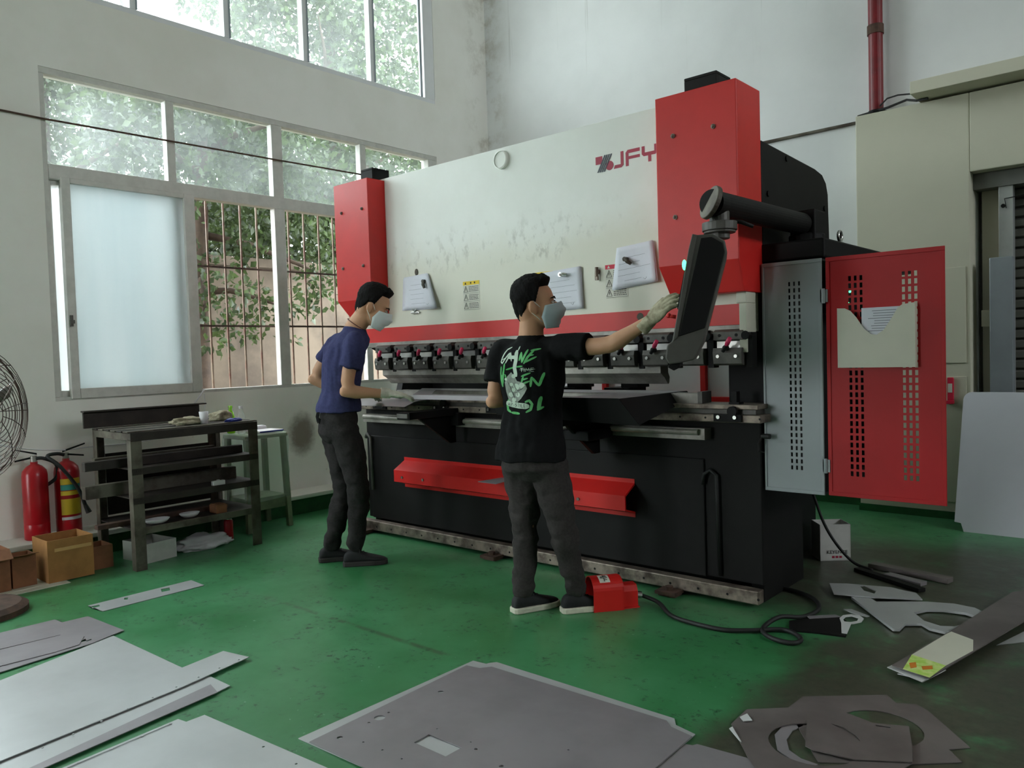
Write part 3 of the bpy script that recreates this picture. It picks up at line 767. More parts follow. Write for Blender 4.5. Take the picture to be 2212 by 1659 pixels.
# punch
m = MB(); m.prism([V(-4.50, y, z) for y, z in ((3.705, 1.255), (3.705, 1.20), (3.745, 1.175), (3.775, 1.142), (3.785, 1.138), (3.795, 1.145), (3.80, 1.175), (3.785, 1.20), (3.785, 1.30), (3.74, 1.30), (3.74, 1.255))], (2.32, 0, 0)); m.build('punch', 'steel_tool', pb)
# folded red cover on the bed
m = MB(); prof = [(3.812, 0.592), (3.803, 0.592), (3.803, 0.568), (3.70, 0.510), (3.70, 0.425), (3.803, 0.395), (3.803, 0.372), (3.812, 0.372), (3.812, 0.402), (3.71, 0.432), (3.71, 0.504), (3.812, 0.560)]
m.prism([V(-4.41, y, z) for y, z in prof], (1.985, 0, 0)); rc = m.build('folded_cover', 'machine_red', pb)
for x in (-4.32, -4.1, -2.75):
    m = MB(); m.cyl((x, 3.70, 0.462), (x, 3.693, 0.462), 0.010, seg=10); m.build('screw', 'steel_worn', rc)
# base rail and levelling feet
m = MB(); m.box((-4.90, 3.735, 0.022), (-1.665, 3.80, 0.092)); rail = m.build('base_rail', 'steel_worn', pb, 0.006)
hb = MB()
for i in range(20):
    x = -4.84+i*0.167; hb.cyl((x, 3.7352, 0.052), (x, 3.734, 0.052), 0.007, seg=8)
hb.build('bolt_hole_row', 'black_paint', rail, kind='stuff')
for x in (-4.78, -3.45, -2.15):
    m = MB(); m.box((x-0.06, 3.64, 0.012), (x+0.06, 3.86, 0.030)); m.cyl((x, 3.69, 0.0), (x, 3.69, 0.05), 0.022, seg=12); m.box((x-0.05, 3.66, 0.0), (x+0.05, 3.74, 0.014)); m.build('levelling_foot', 'rust_brown', pb)
m = MB(); m.box((-4.76, 3.90, 0.0), (-2.6, 4.7, 0.55)); m.build('base_body', 'machine_black', pb, 0.01)
m = MB(); m.box((-2.6, 3.90, 0.0), (-1.89, 5.15, 0.56)); m.build('pump_housing', 'black_paint', pb, 0.01)
# upper side housing with the rounded rear corner
m = MB(); prof = [(3.88, 1.70), (3.88, 2.372), (4.62, 2.342), (4.74, 2.325), (4.80, 2.285), (4.83, 2.22), (4.845, 1.92), (5.53, 1.925), (5.53, 1.70)]
m.prism([V(-1.90, y, z) for y, z in prof], (0.228, 0, 0)); hs = m.build('side_housing', 'machine_black', pb, 0.006)
for y, z in ((3.95, 2.11), (4.76, 2.13), (4.2, 2.33)):
    m = MB(); m.cyl((-1.672, y, z), (-1.664, y, z), 0.016, seg=12); m.build('bolt', 'black_paint', hs)
m = MB(); m.box((-1.90, 3.93, 0.55), (-1.69, 5.53, 1.70)); m.build('rear_body', 'black_paint', pb, 0.01)
m = MB(); m.box((-1.69, 3.865, 1.75), (-1.36, 5.4, 1.845)); m.build('shelf_box', 'black_paint', pb, 0.01)
# back gauge seen through the gap
m = MB(); m.box((-4.95, 4.45, 1.02), (-3.65, 4.55, 1.15)); bgm = m.build('back_gauge_beam', 'machine_black', pb, 0.004)
m = MB(); m.box((-3.66, 4.40, 1.02), (-2.3, 4.46, 1.045)); m.build('back_gauge_rail', 'steel_tool', pb, 0.003)
for x in (-3.30, -2.86):
    m = MB(); m.box((x-0.10, 4.30, 1.045), (x+0.10, 4.5, 1.085)); m.box((x+0.02, 4.32, 1.085), (x+0.15, 4.46, 1.125)); m.cyl((x+0.05, 4.36, 1.125), (x+0.05, 4.36, 1.15), 0.014, seg=10); m.cyl((x+0.11, 4.36, 1.125), (x+0.11, 4.36, 1.15), 0.014, seg=10)
    m.build('gauge_finger', 'black_paint', pb, 0.003)
# front sheet support arms
for x, y0 in ((-3.80, 3.28), (-2.62, 3.30)):
    m = MB(); m.box((x-0.06, y0, 0.93), (x+0.06, 3.73, 0.975)); m.prism([V(x-0.012, 3.735, 0.93), V(x-0.012, y0+0.12, 0.93), V(x-0.012, 3.68, 0.74), V(x-0.012, 3.735, 0.74)], (0.024, 0, 0)); m.box((x-0.09, 3.68, 0.86), (x+0.09, 3.745, 0.945))
    a = m.build('support_arm', 'black_paint', pb, 0.003)
    m = MB(); m.box((x-0.05, y0-0.01, 0.94), (x+0.05, y0, 0.968)); m.build('end_cap', 'steel_bright', a)
m = MB(); m.box((-3.28, 3.60, 0.955), (-3.06, 3.71, 0.985)); m.build('gauge_block', 'frame_bright', pb, 0.003)
m = MB(); m.box((-2.70, 3.50, 0.835), (-2.52, 3.74, 0.89)); bb = m.build('support_slide', 'black_paint', pb, 0.004)
m = MB(); m.box((-2.74, 3.48, 0.83), (-2.70, 3.75, 0.895)); m.build('slide_end', 'chrome', bb, 0.006)

# printed emblem and warning plates: flat print on the ram
def flat(poly, y=YR-0.0012, th=0.001): return outline_mesh('print', [poly], y, th, 'XZ')
def shear(x, z): return (x, z)
lg = MATS['logo_red']
lx, lz = -2.604, 2.352
def put_flat(name, polys, m, parent=pb, y=YR-0.0012, label=None):
    me = outline_mesh(name, polys, y, 0.001, 'XZ'); me.name = name
    return put(name, me, m, parent, label=label)
put_flat('emblem_square', [[(lx, lz+0.040), (lx+0.046, lz+0.040), (lx+0.046, lz+0.084), (lx, lz+0.084)]], 'logo_red')
for i in range(4):
    x = lx+0.010+i*0.0145
    put_flat('emblem_bar', [[(x, lz-0.006), (x+0.009, lz-0.006), (x+0.060, lz+0.086), (x+0.051, lz+0.086)]], 'logo_navy', y=YR-0.0024)
put_flat('emblem_disc', [circle2(lx+0.095, lz+0.022, 0.026, 28)], 'logo_red')
T = 0.019
jx = lx+0.122; Z0, Z1 = lz-0.002, lz+0.086
put_flat('letter', [[(jx, Z0), (jx+0.052, Z0), (jx+0.066, Z0+0.012), (jx+0.066, Z1), (jx+0.066-T, Z1), (jx+0.066-T, Z0+T), (jx+0.008, Z0+T)]], 'logo_red')
fx = jx+0.080
put_flat('letter', [[(fx, Z0), (fx+T, Z0), (fx+T, Z0+0.036), (fx+0.092, Z0+0.036), (fx+0.092, Z0+0.036+T*0.85), (fx+T, Z0+0.036+T*0.85), (fx+T, Z1-T), (fx+0.092, Z1-T), (fx+0.092, Z1), (fx+0.014, Z1), (fx, Z1-0.014)]], 'logo_red')
yx = fx+0.104
put_flat('letter', [[(yx, Z1), (yx, Z0+0.046), (yx+0.012, Z0+0.034), (yx+0.040, Z0+0.034), (yx+0.040, Z0), (yx+0.040+T, Z0), (yx+0.040+T, Z0+0.034), (yx+0.086, Z0+0.034), (yx+0.098, Z0+0.046), (yx+0.098, Z1), (yx+0.098-T, Z1), (yx+0.098-T, Z0+0.034+T), (yx+T, Z0+0.034+T), (yx+T, Z1)]], 'logo_red')

def warning_plate(x0, x1, z0, z1, head, seed, label):
    rg = random.Random(seed); hh = (z1-z0)*0.13
    m = MB(); m.box((x0, YR-0.0015, z0), (x1, YR, z1)); pl = m.build('warning_plate', 'label_white', pb, label=label)
    m = MB(); m.box((x0, YR-0.0022, z1-hh), (x1, YR-0.0015, z1)); m.build('heading', head, pl)
    ink = MB(); yy = YR-0.0022
    def r(a, b, c, d): ink.box((a, yy-0.0004, b), (c, yy, d))
    wd = x1-x0; n = 3; ph = (z1-z0-hh)/n
    for i in range(n):
        zt = z1-hh-i*ph; cx = x0+wd*0.17; s = min(ph*0.34, wd*0.13)
        cz = zt-ph*0.5
        tri = [V(cx-s, yy, cz-s), V(cx+s, yy, cz-s), V(cx, yy, cz+s*1.1)]
        for a, c in ((0, 1), (1, 2), (2, 0)): ink.tube([tri[a], tri[c]], 0.0013, 4)
        r(cx-0.0018, cz-s*0.5, cx+0.0018, cz+s*0.4)
        for j in range(4):
            zz = zt-ph*(0.22+0.18*j); xa = x0+wd*0.36
            while xa < x1-wd*0.1:
                l = wd*rg.uniform(0.05, 0.12); r(xa, zz-0.0016, min(xa+l, x1-wd*0.06), zz+0.0016); xa += l+wd*0.018
        r(x0+wd*0.03, zt-ph, x1-wd*0.03, zt-ph+0.0012)
    ink.build('lettering', 'ink_black', pl)
    m = MB(); hc = z1-hh/2
    m.prism([V(x0+wd*0.10, YR-0.0024, hc-hh*0.3), V(x0+wd*0.22, YR-0.0024, hc-hh*0.3), V(x0+wd*0.16, YR-0.0024, hc+hh*0.35)], (0, -0.0004, 0))
    for fx in (0.45, 0.68): m.box((x0+wd*fx, YR-0.0028, hc-hh*0.22), (x0+wd*(fx+0.07), YR-0.0022, hc+hh*0.25))
    m.build('heading_sign', 'ink_black' if head == 'label_yellow' else 'label_white', pl)
warning_plate(-3.70, -3.55, 1.628, 1.817, 'label_yellow', 1, 'warning plate with yellow heading')
warning_plate(-3.09, -2.935, 1.632, 1.821, 'label_yellow', 2, 'warning plate with yellow heading')
warning_plate(-2.557, -2.407, 1.63, 1.817, 'label_red', 3, 'warning plate with red heading')

# papers held on the ram by magnets
def sheaf(label, corners, mag, magdir, magmat, sheets=3, curl=0.03):
    """corners: TL, TR, BR, BL in (x, z) on the ram"""
    TL, TR, BR, BL = [Vector(c) for c in corners]
    c = (TL+TR+BR+BL)/4
    t = thing('paper_sheaf', label, 'papers', (c.x, YR, BL.y))
    for k in range(sheets):
        m = MB(); n = 8; rows = []
        off = Vector((0.006*k*(1 if k % 2 else -1), -0.004*k))
        for i in range(n+1):
            v = i/n; row = []
            for j in range(n+1):
                u = j/n
                p = (TL*(1-u)+TR*u)*(1-v)+(BL*(1-u)+BR*u)*v+off
                lift = 0.004+0.002*(sheets-k)+curl*(max(0, u-0.45)**1.6+0.25*max(0, 0.3-u))*(0.25+v)*(1.3 if k == 0 else 1.0)+0.003*math.sin(u*5+k)*v
                row.append(V(p.x, YR-lift, p.y))
            rows.append(row)
        m.loop(rows, False, False); s = m.build('sheet', 'paper_white', t, smooth=True)
        sd = s.modifiers.new('thick', 'SOLIDIFY'); sd.thickness = 0.0006
        if k == 0:
            ink = MB(); rg = random.Random(int(c.x*100))
            def P(u, v):
                p = (TL*(1-u)+TR*u)*(1-v)+(BL*(1-u)+BR*u)*v
                lift = 0.0052+0.002*sheets+curl*(max(0, u-0.45)**1.6+0.25*max(0, 0.3-u))*(0.25+v)*1.3+0.003*math.sin(u*5)*v
                return V(p.x, YR-lift, p.y)
            for q in range(5):
                v = 0.28+0.14*q; u0, u1 = rg.uniform(0.1, 0.3), rg.uniform(0.6, 0.92)
                ink.tube([P(u0+(u1-u0)*i/6, v) for i in range(7)], 0.0008, 4)
            ink.tube([P(0.7, 0.86), P(0.74, 0.9), P(0.78, 0.85)], 0.0009, 4)
            ink.build('ruled_lines', 'ink_grey', s)
    mx, mz = mag; d = Vector(magdir).normalized()
    m = MB(); a = V(mx, YR-0.030, mz); e = V(mx+d.x*0.05, YR-0.032, mz+d.y*0.05)
    m.cyl((mx, YR-0.002, mz), (mx, YR-0.036, mz), 0.013, seg=14); m.tube([a, a.lerp(e, 0.5)+V(0, -0.006, 0), e], [0.010, 0.012, 0.009], 8)
    tag(m.build('magnet_hook', magmat, smooth=False), label.split(' sheaf')[0] + ' sheaf is held by this steel magnet', 'magnet')
    return t
s1 = sheaf('crooked paper sheaf on the ram beside the left red cover', ((-4.28, 1.895), (-4.03, 1.905), (-3.935, 1.660), (-4.295, 1.668)), (-4.06, 1.85), (0.3, -1), 'steel_dark', 3, 0.04)
s2 = sheaf('white paper sheaf behind the head of the man in black', ((-3.02, 1.815), (-2.725, 1.828), (-2.712, 1.584), (-2.995, 1.578)), (-2.86, 1.79), (1, -0.1), 'chrome', 2, 0.02)
s3 = sheaf('lilac-white paper sheaf tucked against the tall red cover', ((-2.47, 1.905), (-2.235, 1.922), (-2.205, 1.70), (-2.505, 1.672)), (-2.405, 1.835), (0.8, -0.6), 'tarnish', 2, 0.05)
for o in bpy.data.objects:
    if o.name.startswith('magnet_hook'):
        o['label'] = {0: 'dark steel magnet pinning the crooked paper sheaf', 1: 'shiny magnet pinning the sheaf above the worker\'s head', 2: 'brown magnet pinning the sheaf by the tall red cover'}[0 if o.name == 'magnet_hook' else int(o.name[-1])]
m = MB(); m.cyl((-2.605, YR, 1.785), (-2.605, YR-0.02, 1.785), 0.014, seg=14); m.cyl((-2.605, YR-0.018, 1.81), (-2.605, YR-0.022, 1.755), 0.011, seg=10); m.box((-2.615, YR-0.026, 1.735), (-2.595, YR-0.012, 1.76))
tag(m.build('magnet_hook', 'steel_worn', bevel=0.002), 'bare metal magnet between the white and lilac sheaves', 'magnet')
m = MB(); m.cyl((-4.17, YR, 1.647), (-4.17, YR-0.018, 1.647), 0.012, seg=12); m.box((-4.21, YR-0.02, 1.632), (-4.13, YR-0.004, 1.645)); m.tube([(-4.19, YR-0.02, 1.665), (-4.17, YR-0.022, 1.645), (-4.15, YR-0.02, 1.665)], 0.004, 6)
tag(m.build('magnet_hook', 'chrome', bevel=0.002), 'small chrome magnet peeping below the crooked sheaf', 'magnet')

# rear guard behind the machine: white boards in a red frame
rg_ = thing('rear_guard', 'white rear guard board in a red frame behind the press', 'guard', (-3.2, 5.35, 0))
m = MB(); m.box((-4.6, 5.36, 0.5), (-1.95, 5.38, 1.75)); m.build('board', 'frame_bright', rg_)
for x in (-3.66, -2.775):
    m = MB(); m.box((x-0.022, 5.32, 0.0), (x+0.022, 5.358, 1.80)); m.build('post', 'machine_red', rg_, 0.003)
m = MB(); m.box((-4.6, 5.315, 0.925), (-1.95, 5.355, 0.965)); m.build('crossbar', 'machine_red', rg_, 0.003)
vc = thing('switch_cabinet', 'small white slotted cabinet behind the far end of the press', 'cabinet', (-5.3, 4.9, 0))
def slotted(x0, x1, z0, z1, cols, rows, sw, sh, y0, th, name, m, parent):
    hl = [[(x0, z0), (x1, z0), (x1, z1), (x0, z1)]]
    for cx in cols:
        for cz in rows: hl.append([(cx-sw/2, cz-sh/2), (cx+sw/2, cz-sh/2), (cx+sw/2, cz+sh/2), (cx-sw/2, cz+sh/2)])
    return put(name, outline_mesh(name, hl, y0, th, 'XZ'), m, parent)
slotted(-5.55, -5.22, 0.3, 1.5, (-5.49, -5.462, -5.434), [0.92+0.036*i for i in range(12)], 0.012, 0.024, 4.75, 0.01, 'vented_panel', 'frame_bright', vc)
m = MB(); m.box((-5.55, 4.78, 0.3), (-5.22, 5.1, 1.5)); m.build('body', 'machine_black', vc)
m = MB(); m.box((-5.5, 4.79, 0.0), (-5.27, 5.05, 0.3)); m.build('plinth', 'machine_black', vc)

# ------------------------------------------------------------------ electrical cabinet with its door swung open
ec = thing('electrical_cabinet', 'grey electrical cabinet on the machine side with its red door open', 'cabinet', (-1.5, 4.2, 0.595))
CY = 3.84
gz = [0.72+0.0325*i for i in range(29)]
gp = slotted(-1.663, -1.365, 0.595, 1.742, (-1.525, -1.5005, -1.476), gz, 0.0105, 0.021, CY, 0.004, 'vented_end_panel', 'cabinet_grey', ec)
m = MB()
for a, c in (((-1.663, CY-0.006, 1.724), (-1.365, CY, 1.742)), ((-1.663, CY-0.006, 0.595), (-1.365, CY, 0.613)), ((-1.383, CY-0.006, 0.613), (-1.365, CY, 1.724)), ((-1.663, CY-0.006, 0.613), (-1.652, CY, 1.724))): m.box(a, c)
m.build('edge_strip', 'cabinet_grey', gp, 0.002)
m = MB()
m.box((-1.663, CY+0.005, 0.595), (-1.655, 4.80, 1.742)); m.box((-1.655, CY+0.005, 0.595), (-1.37, 4.80, 0.605)); m.box((-1.655, CY+0.005, 1.732), (-1.37, 4.80, 1.742)); m.box((-1.655, 4.79, 0.605), (-1.37, 4.80, 1.732)); m.box((-1.655, CY+0.03, 0.62), (-1.645, 4.78, 1.72)); m.box((-1.645, CY+0.05, 0.62), (-1.52, CY+0.06, 1.72))
m.build('body', 'machine_black', ec)
m = MB(); m.box((-1.645, 4.45, 1.5), (-1.49, 4.75, 1.68)); dr = m.build('drive_unit', 'black_paint', ec, 0.004)
for y, z in ((4.56, 1.628), (4.62, 1.622), (4.585, 1.553), (4.53, 1.624)):
    m = MB(); m.sphere((-1.487, y, z), 0.008, 10, 6); m.build('indicator_light', 'led_green', dr)
rx0, rx1 = -1.347, -0.835
cols = [-1.238, -1.2125, -1.187, -1.004, -0.9785, -0.953]
rd = slotted(rx0, rx1, 0.597, 1.742, cols, [0.71+0.0342*i for i in range(28)], 0.013, 0.0235, CY+0.004, 0.003, 'door', 'door_red', ec)
rd['label'] = 'red slotted door with a document pocket'
m = MB()
for a, c in (((rx0, CY, 1.722), (rx1, CY+0.004, 1.742)), ((rx0, CY, 0.597), (rx1, CY+0.004, 0.617)), ((rx0, CY, 0.617), (rx0+0.018, CY+0.004, 1.722)), ((rx1-0.018, CY, 0.617), (rx1, CY+0.004, 1.722))): m.box(a, c)
m.build('door_border', 'door_red', rd, 0.0015)
for z in (1.56, 0.74):
    m = MB(); m.box((-1.372, CY-0.006, z-0.03), (-1.338, CY+0.004, z+0.03)); m.cyl((-1.356, CY-0.008, z-0.035), (-1.356, CY-0.008, z+0.035), 0.008, seg=10); m.build('hinge', 'cabinet_grey', ec)
m = MB(); m.cyl((-1.655, CY, 0.875), (-1.655, CY-0.05, 0.875), 0.009, seg=10); m.cyl((-1.655, CY-0.045, 0.875), (-1.615, CY-0.05, 0.875), 0.013, seg=12); m.tube([(-1.658, CY-0.04, 0.875), (-1.675, CY-0.05, 0.84), (-1.675, CY-0.05, 0.80), (-1.655, CY-0.03, 0.79)], 0.005, 6); m.build('handle', 'rubber_black', gp)
pk = [(-1.285, 1.215), (-0.948, 1.215), (-0.948, 1.503), (-1.0, 1.497), (-1.018, 1.485), (-1.05, 1.43), (-1.08, 1.385), (-1.11, 1.365), (-1.135, 1.368), (-1.165, 1.395), (-1.20, 1.45), (-1.225, 1.48), (-1.25, 1.493), (-1.285, 1.495)]
me = outline_mesh('document_pocket', [pk], CY-0.032, 0.003, 'XZ'); pk_o = put('document_pocket', me, 'pocket_cream', rd)
m = MB(); m.box((-1.285, CY-0.030, 1.215), (-0.948, CY, 1.219)); m.box((-1.285, CY-0.030, 1.219), (-1.282, CY, 1.495)); m.box((-0.951, CY-0.030, 1.219), (-0.948, CY, 1.503)); m.build('pocket_side', 'pocket_cream', rd)
dp = MB(); dp.box((-1.178, CY-0.022, 1.225), (-1.005, CY-0.020, 1.490)); dpo = tag(dp.build('document', 'paper_white'), 'printed sheet sticking out of the cream pocket on the red door', 'paper')
ink = MB(); rgn = random.Random(5)
for i in range(9):
    z = 1.475-0.0115*i; ink.box((-1.15+rgn.uniform(0, 0.03), CY-0.0226, z-0.0013), (-1.03+rgn.uniform(-0.02, 0.01), CY-0.022, z+0.0013))
ink.build('lettering', 'ink_grey', dpo)

# ------------------------------------------------------------------ control pendant on its swing arm
cp = thing('control_pendant', 'dark control pendant hanging from a swing arm at the worker\'s hand', 'control panel', (-1.54, 4.13, 1.845))
A, B = V(-1.538, 4.10, 1.95), V(-1.576, 3.155, 1.95)
m = MB(); m.cyl(A, B, 0.055, seg=28); m.build('arm_tube', 'machine_black', cp)
dd = (B-A).normalized(); cn = Vector((-0.55, -0.75, 0.35)).normalized()
m = MB(); m.cyl(B-dd*0.05, B+dd*0.02, 0.055, 0.058, seg=28); m.build('arm_elbow', 'machine_black', cp)
m = MB(); m.cyl(B+dd*0.02-cn*0.01, B+dd*0.02+cn*0.012, 0.074, seg=32); m.build('arm_cap', 'rack_steel', cp, 0.004)
m = MB(); m.box((-1.60, 4.05, 1.86), (-1.47, 4.20, 2.02)); m.cyl((-1.538, 4.12, 1.845), (-1.538, 4.12, 1.90), 0.09, seg=24); m.build('arm_bracket', 'black_paint', cp, 0.008)
m = MB(); m.lathe((-1.44, 4.33, 1.845), [(0.02, 0), (0.02, 0.02), (0.012, 0.024), (0.012, 0.035)], 12)
ring = []
for i in range(17): a_ = 2*math.pi*i/16; ring.append(V(-1.44+0.0, 4.33+0.026*math.cos(a_), 1.90+0.026*math.sin(a_)))
m.tube(ring, 0.008, 8, False); tag(m.build('eye_bolt', 'chrome', smooth=True), 'shiny lifting eye bolt beside the pendant arm bracket', 'bolt')
PV = V(-1.573, 3.20, 0)
m = MB(); m.cyl(PV+V(0, 0, 1.80), PV+V(0, 0, 1.92), 0.043, seg=20); m.cyl(PV+V(0, 0, 1.835), PV+V(0, 0, 1.872), 0.075, seg=24); m.cyl(PV+V(0, 0, 1.825), PV+V(0, 0, 1.835), 0.068, seg=24); m.build('swivel', 'steel_dark', cp, 0.003)
m = MB(); m.tube([PV+V(0.03, 0.02, 1.875), PV+V(0.08, 0.04, 1.868), PV+V(0.125, 0.065, 1.845)], [0.008, 0.009, 0.008], 8); m.build('lock_lever', 'black_paint', cp, smooth=True)
dv, sv = V(-0.445, 0.895, 0), V(0.895, 0.445, 0)
P0 = V(-1.576, 3.169, 0)-dv*0.15
def PP(s, z, d=0.0): return P0+sv*s+dv*d+V(0, 0, z)
body = [(-0.098, 1.800), (-0.015, 1.802), (0.036, 1.770), (0.044, 1.722), (-0.044, 1.405), (-0.058, 1.355), (-0.098, 1.280), (-0.155, 1.268), (-0.203, 1.264), (-0.218, 1.290), (-0.209, 1.346), (-0.188, 1.361), (-0.111, 1.725)]
m = MB(); m.prism([PP(s, z) for s, z in body], dv*0.34); bd = m.build('pendant_case', 'pendant_grey', cp, 0.006)
side = [(-0.060, 1.786), (-0.018, 1.788), (0.026, 1.760), (0.033, 1.722), (-0.052, 1.412), (-0.160, 1.380)]
m = MB(); m.prism([PP(s, z, -0.004) for s, z in side], dv*0.006); m.build('side_plate', 'black_paint', cp, 0.002)  # black plate stands in for the shading on the case side
# keyboard tray under the screen and bezel on the operator's side
m = MB(); m.prism([PP(s, z, -0.006) for s, z in ((-0.112, 1.742), (-0.095, 1.805), (-0.075, 1.800), (-0.165, 1.375), (-0.185, 1.358))], dv*0.352); m.build('bezel', 'pendant_grey', cp, 0.003)
n_ = Vector((-(1.725-1.361), 0, (-0.111+0.188))).normalized()
def face(s0, z0, k): return s0 + k
def onface(t, d, out=0.0):
    s = -0.111+(-0.188+0.111)*t; z = 1.725+(1.361-1.725)*t
    return PP(s, z, d)+sv*(-0.978*out)+V(0, 0, 0.207*out)
m = MB(); m.prism([onface(0.08, 0.05, 0.008), onface(0.62, 0.05, 0.008), onface(0.62, 0.29, 0.008), onface(0.08, 0.29, 0.008)], sv*0.006); m.build('screen', 'rubber_black', cp)
m = MB(); q = onface(0.13, 0.01, 0.010); m.sphere(q, 0.014, 12, 8, (0.6, 0.9, 1.6)); m.build('run_light', 'led_green', cp)
m = MB(); q = onface(0.72, 0.04, 0.006); m.cyl(q, q-sv*0.03+V(0, 0, 0.006), 0.008, seg=12); m.sphere(q-sv*0.03+V(0, 0, 0.007), 0.011, 12, 8); m.build('stop_button', 'machine_red', cp, smooth=True)
m = MB(); m.prism([PP(s, z, 0.03) for s, z in ((-0.205, 1.262), (-0.21, 1.25), (-0.185, 1.235), (-0.16, 1.25), (-0.158, 1.266))], dv*0.28); m.build('tray_handle', 'black_paint', cp, 0.003)

# ------------------------------------------------------------------ workpiece on the table
wp = thing('workpiece', 'long grey sheet frame lying on the press table', 'sheet metal', (-3.3, 3.6, 1.09))
me = outline_mesh('plate', [[(-3.68, 3.26), (-2.16, 3.26), (-2.16, 3.95), (-4.35, 3.95)], [(-3.62, 3.36), (-3.98, 3.74), (-2.5, 3.74), (-2.5, 3.36)]], 1.089, 0.003)
put('plate', me, 'sheet_mid', wp)
m = MB(); m.prism([V(x, 3.258, z) for x, z in ((-3.68, 1.092), (-3.0, 1.092), (-3.0, 1.065), (-3.66, 1.065))], (0, 0.003, 0)); m.build('front_flange', 'sheet_mid', wp)
m = MB(); m.prism([V(x, 3.258+(1.092-z)*0.25, z) for x, z in ((-3.0, 1.092), (-2.16, 1.092), (-2.06, 0.955), (-3.0, 0.985))], (0, 0.003, 0)); m.build('end_flange', 'black_paint', wp)  # steel flange coloured black to imitate the shade on its front
m = MB(); m.prism([V(-2.16+(1.090-z)*0.7, y, z) for y, z in ((3.262, 1.090), (3.95, 1.090), (3.95, 1.05), (3.30, 0.96))], (0.003, 0, 0)); m.build('side_flange', 'black_paint', wp)  # black in place of steel grey, shade put into the colour
wp2 = thing('sheet_offcut', 'small folded grey offcut under the glove of the man in blue', 'sheet metal', (-4.2, 3.45, 0.99))
m = MB(); m.prism([V(-4.60, y, z) for y, z in ((3.35, 1.004), (3.43, 1.030), (3.48, 1.038), (3.755, 1.038), (3.755, 1.041), (3.48, 1.041), (3.43, 1.033), (3.35, 1.007))], (0.74, 0, 0)); m.build('folded_strip', 'sheet_mid', wp2)
# ------------------------------------------------------------------ people
def ell(mb, rings, seg=20):
    """rings: (centre, a_vec, b_vec)"""
    mb.loop([[c+a*math.cos(2*math.pi*k/seg)+b_*math.sin(2*math.pi*k/seg) for k in range(seg)] for c, a, b_ in rings], True)

def limb(mb, pts, rad, seg=14):
    """rounded tapering limb through the joints"""
    pts = [Vector(p) for p in pts]
    P, Rr = [], []
    for i in range(len(pts)-1):
        n = 5
        for j in range(n):
            t = j/n; P.append(pts[i].lerp(pts[i+1], t)); Rr.append(rad[i]*(1-t)+rad[i+1]*t)
    P.append(pts[-1]); Rr.append(rad[-1])
    # soften the bends
    for _ in range(2):
        Q = [P[0]]+[(P[i-1]+P[i]*2+P[i+1])/4 for i in range(1, len(P)-1)]+[P[-1]]; P = Q
    d0 = (P[0]-P[1]).normalized(); d1 = (P[-1]-P[-2]).normalized()
    P = [P[0]+d0*Rr[0]*0.85, P[0]+d0*Rr[0]*0.5]+P+[P[-1]+d1*Rr[-1]*0.5, P[-1]+d1*Rr[-1]*0.85]
    Rr = [Rr[0]*0.5, Rr[0]*0.86]+Rr+[Rr[-1]*0.86, Rr[-1]*0.5]
    mb.tube(P, Rr, seg)

def hand(mb, wrist, d, n, t, curls, rs=1.0, thumb=(0.75, 0.65)):
    """palm, four unequal jointed fingers and a thumb; d fingers, n palm side, t thumb side"""
    wrist, d, n, t = Vector(wrist), Vector(d).normalized(), Vector(n).normalized(), Vector(t).normalized()
    ell(mb, [(wrist-d*0.012, t*0.024*rs, n*0.018*rs), (wrist+d*0.015, t*0.030*rs, n*0.019*rs), (wrist+d*0.05, t*0.041*rs, n*0.018*rs), (wrist+d*0.085, t*0.042*rs, n*0.015*rs), (wrist+d*0.098, t*0.036*rs, n*0.009*rs)], 16)
    for off, L, cu in zip((0.031, 0.0105, -0.0105, -0.030), (0.070, 0.078, 0.071, 0.056), curls):
        p = wrist+d*0.088+t*off; dirv = d+t*off*3.0; dirv.normalize(); pts = [p-dirv*0.012, p]; ang = 0
        for k, fr in enumerate((0.45, 0.32, 0.27)):
            ang += cu*(0.6 if k == 0 else 1.0)
            p = p+(dirv*math.cos(ang)+n*math.sin(ang))*L*fr; pts.append(p)
        limb(mb, pts, [0.0105*rs, 0.0105*rs, 0.0095*rs, 0.009*rs, 0.0075*rs], 10)
    p = wrist+d*0.022+t*0.028; dv_ = (d*thumb[0]+t*thumb[1]+n*0.25).normalized()
    q = p+dv_*0.045; e = q+(dv_+d*0.5+n*0.2).normalized()*0.042
    limb(mb, [p-dv_*0.01, q, e], [0.014*rs, 0.0115*rs, 0.009*rs], 10)

class Head:
    def __init__(self, c, f, up, s=1.06):
        self.s = s
        self.c = Vector(c); self.f = Vector(f).normalized(); u_ = Vector(up); self.u = (u_-self.f*u_.dot(self.f)).normalized(); self.r = self.f.cross(self.u)
        self.M = Matrix((self.r, self.f, self.u)).transposed()
    def p(self, x, y, z): return self.c+(self.r*x+self.f*y+self.u*z)*self.s
    def blob(self, mb, x, y, z, a, b_, c_): mb.sphere(self.p(x, y, z), self.s, 20, 14, (a, b_, c_), self.M)

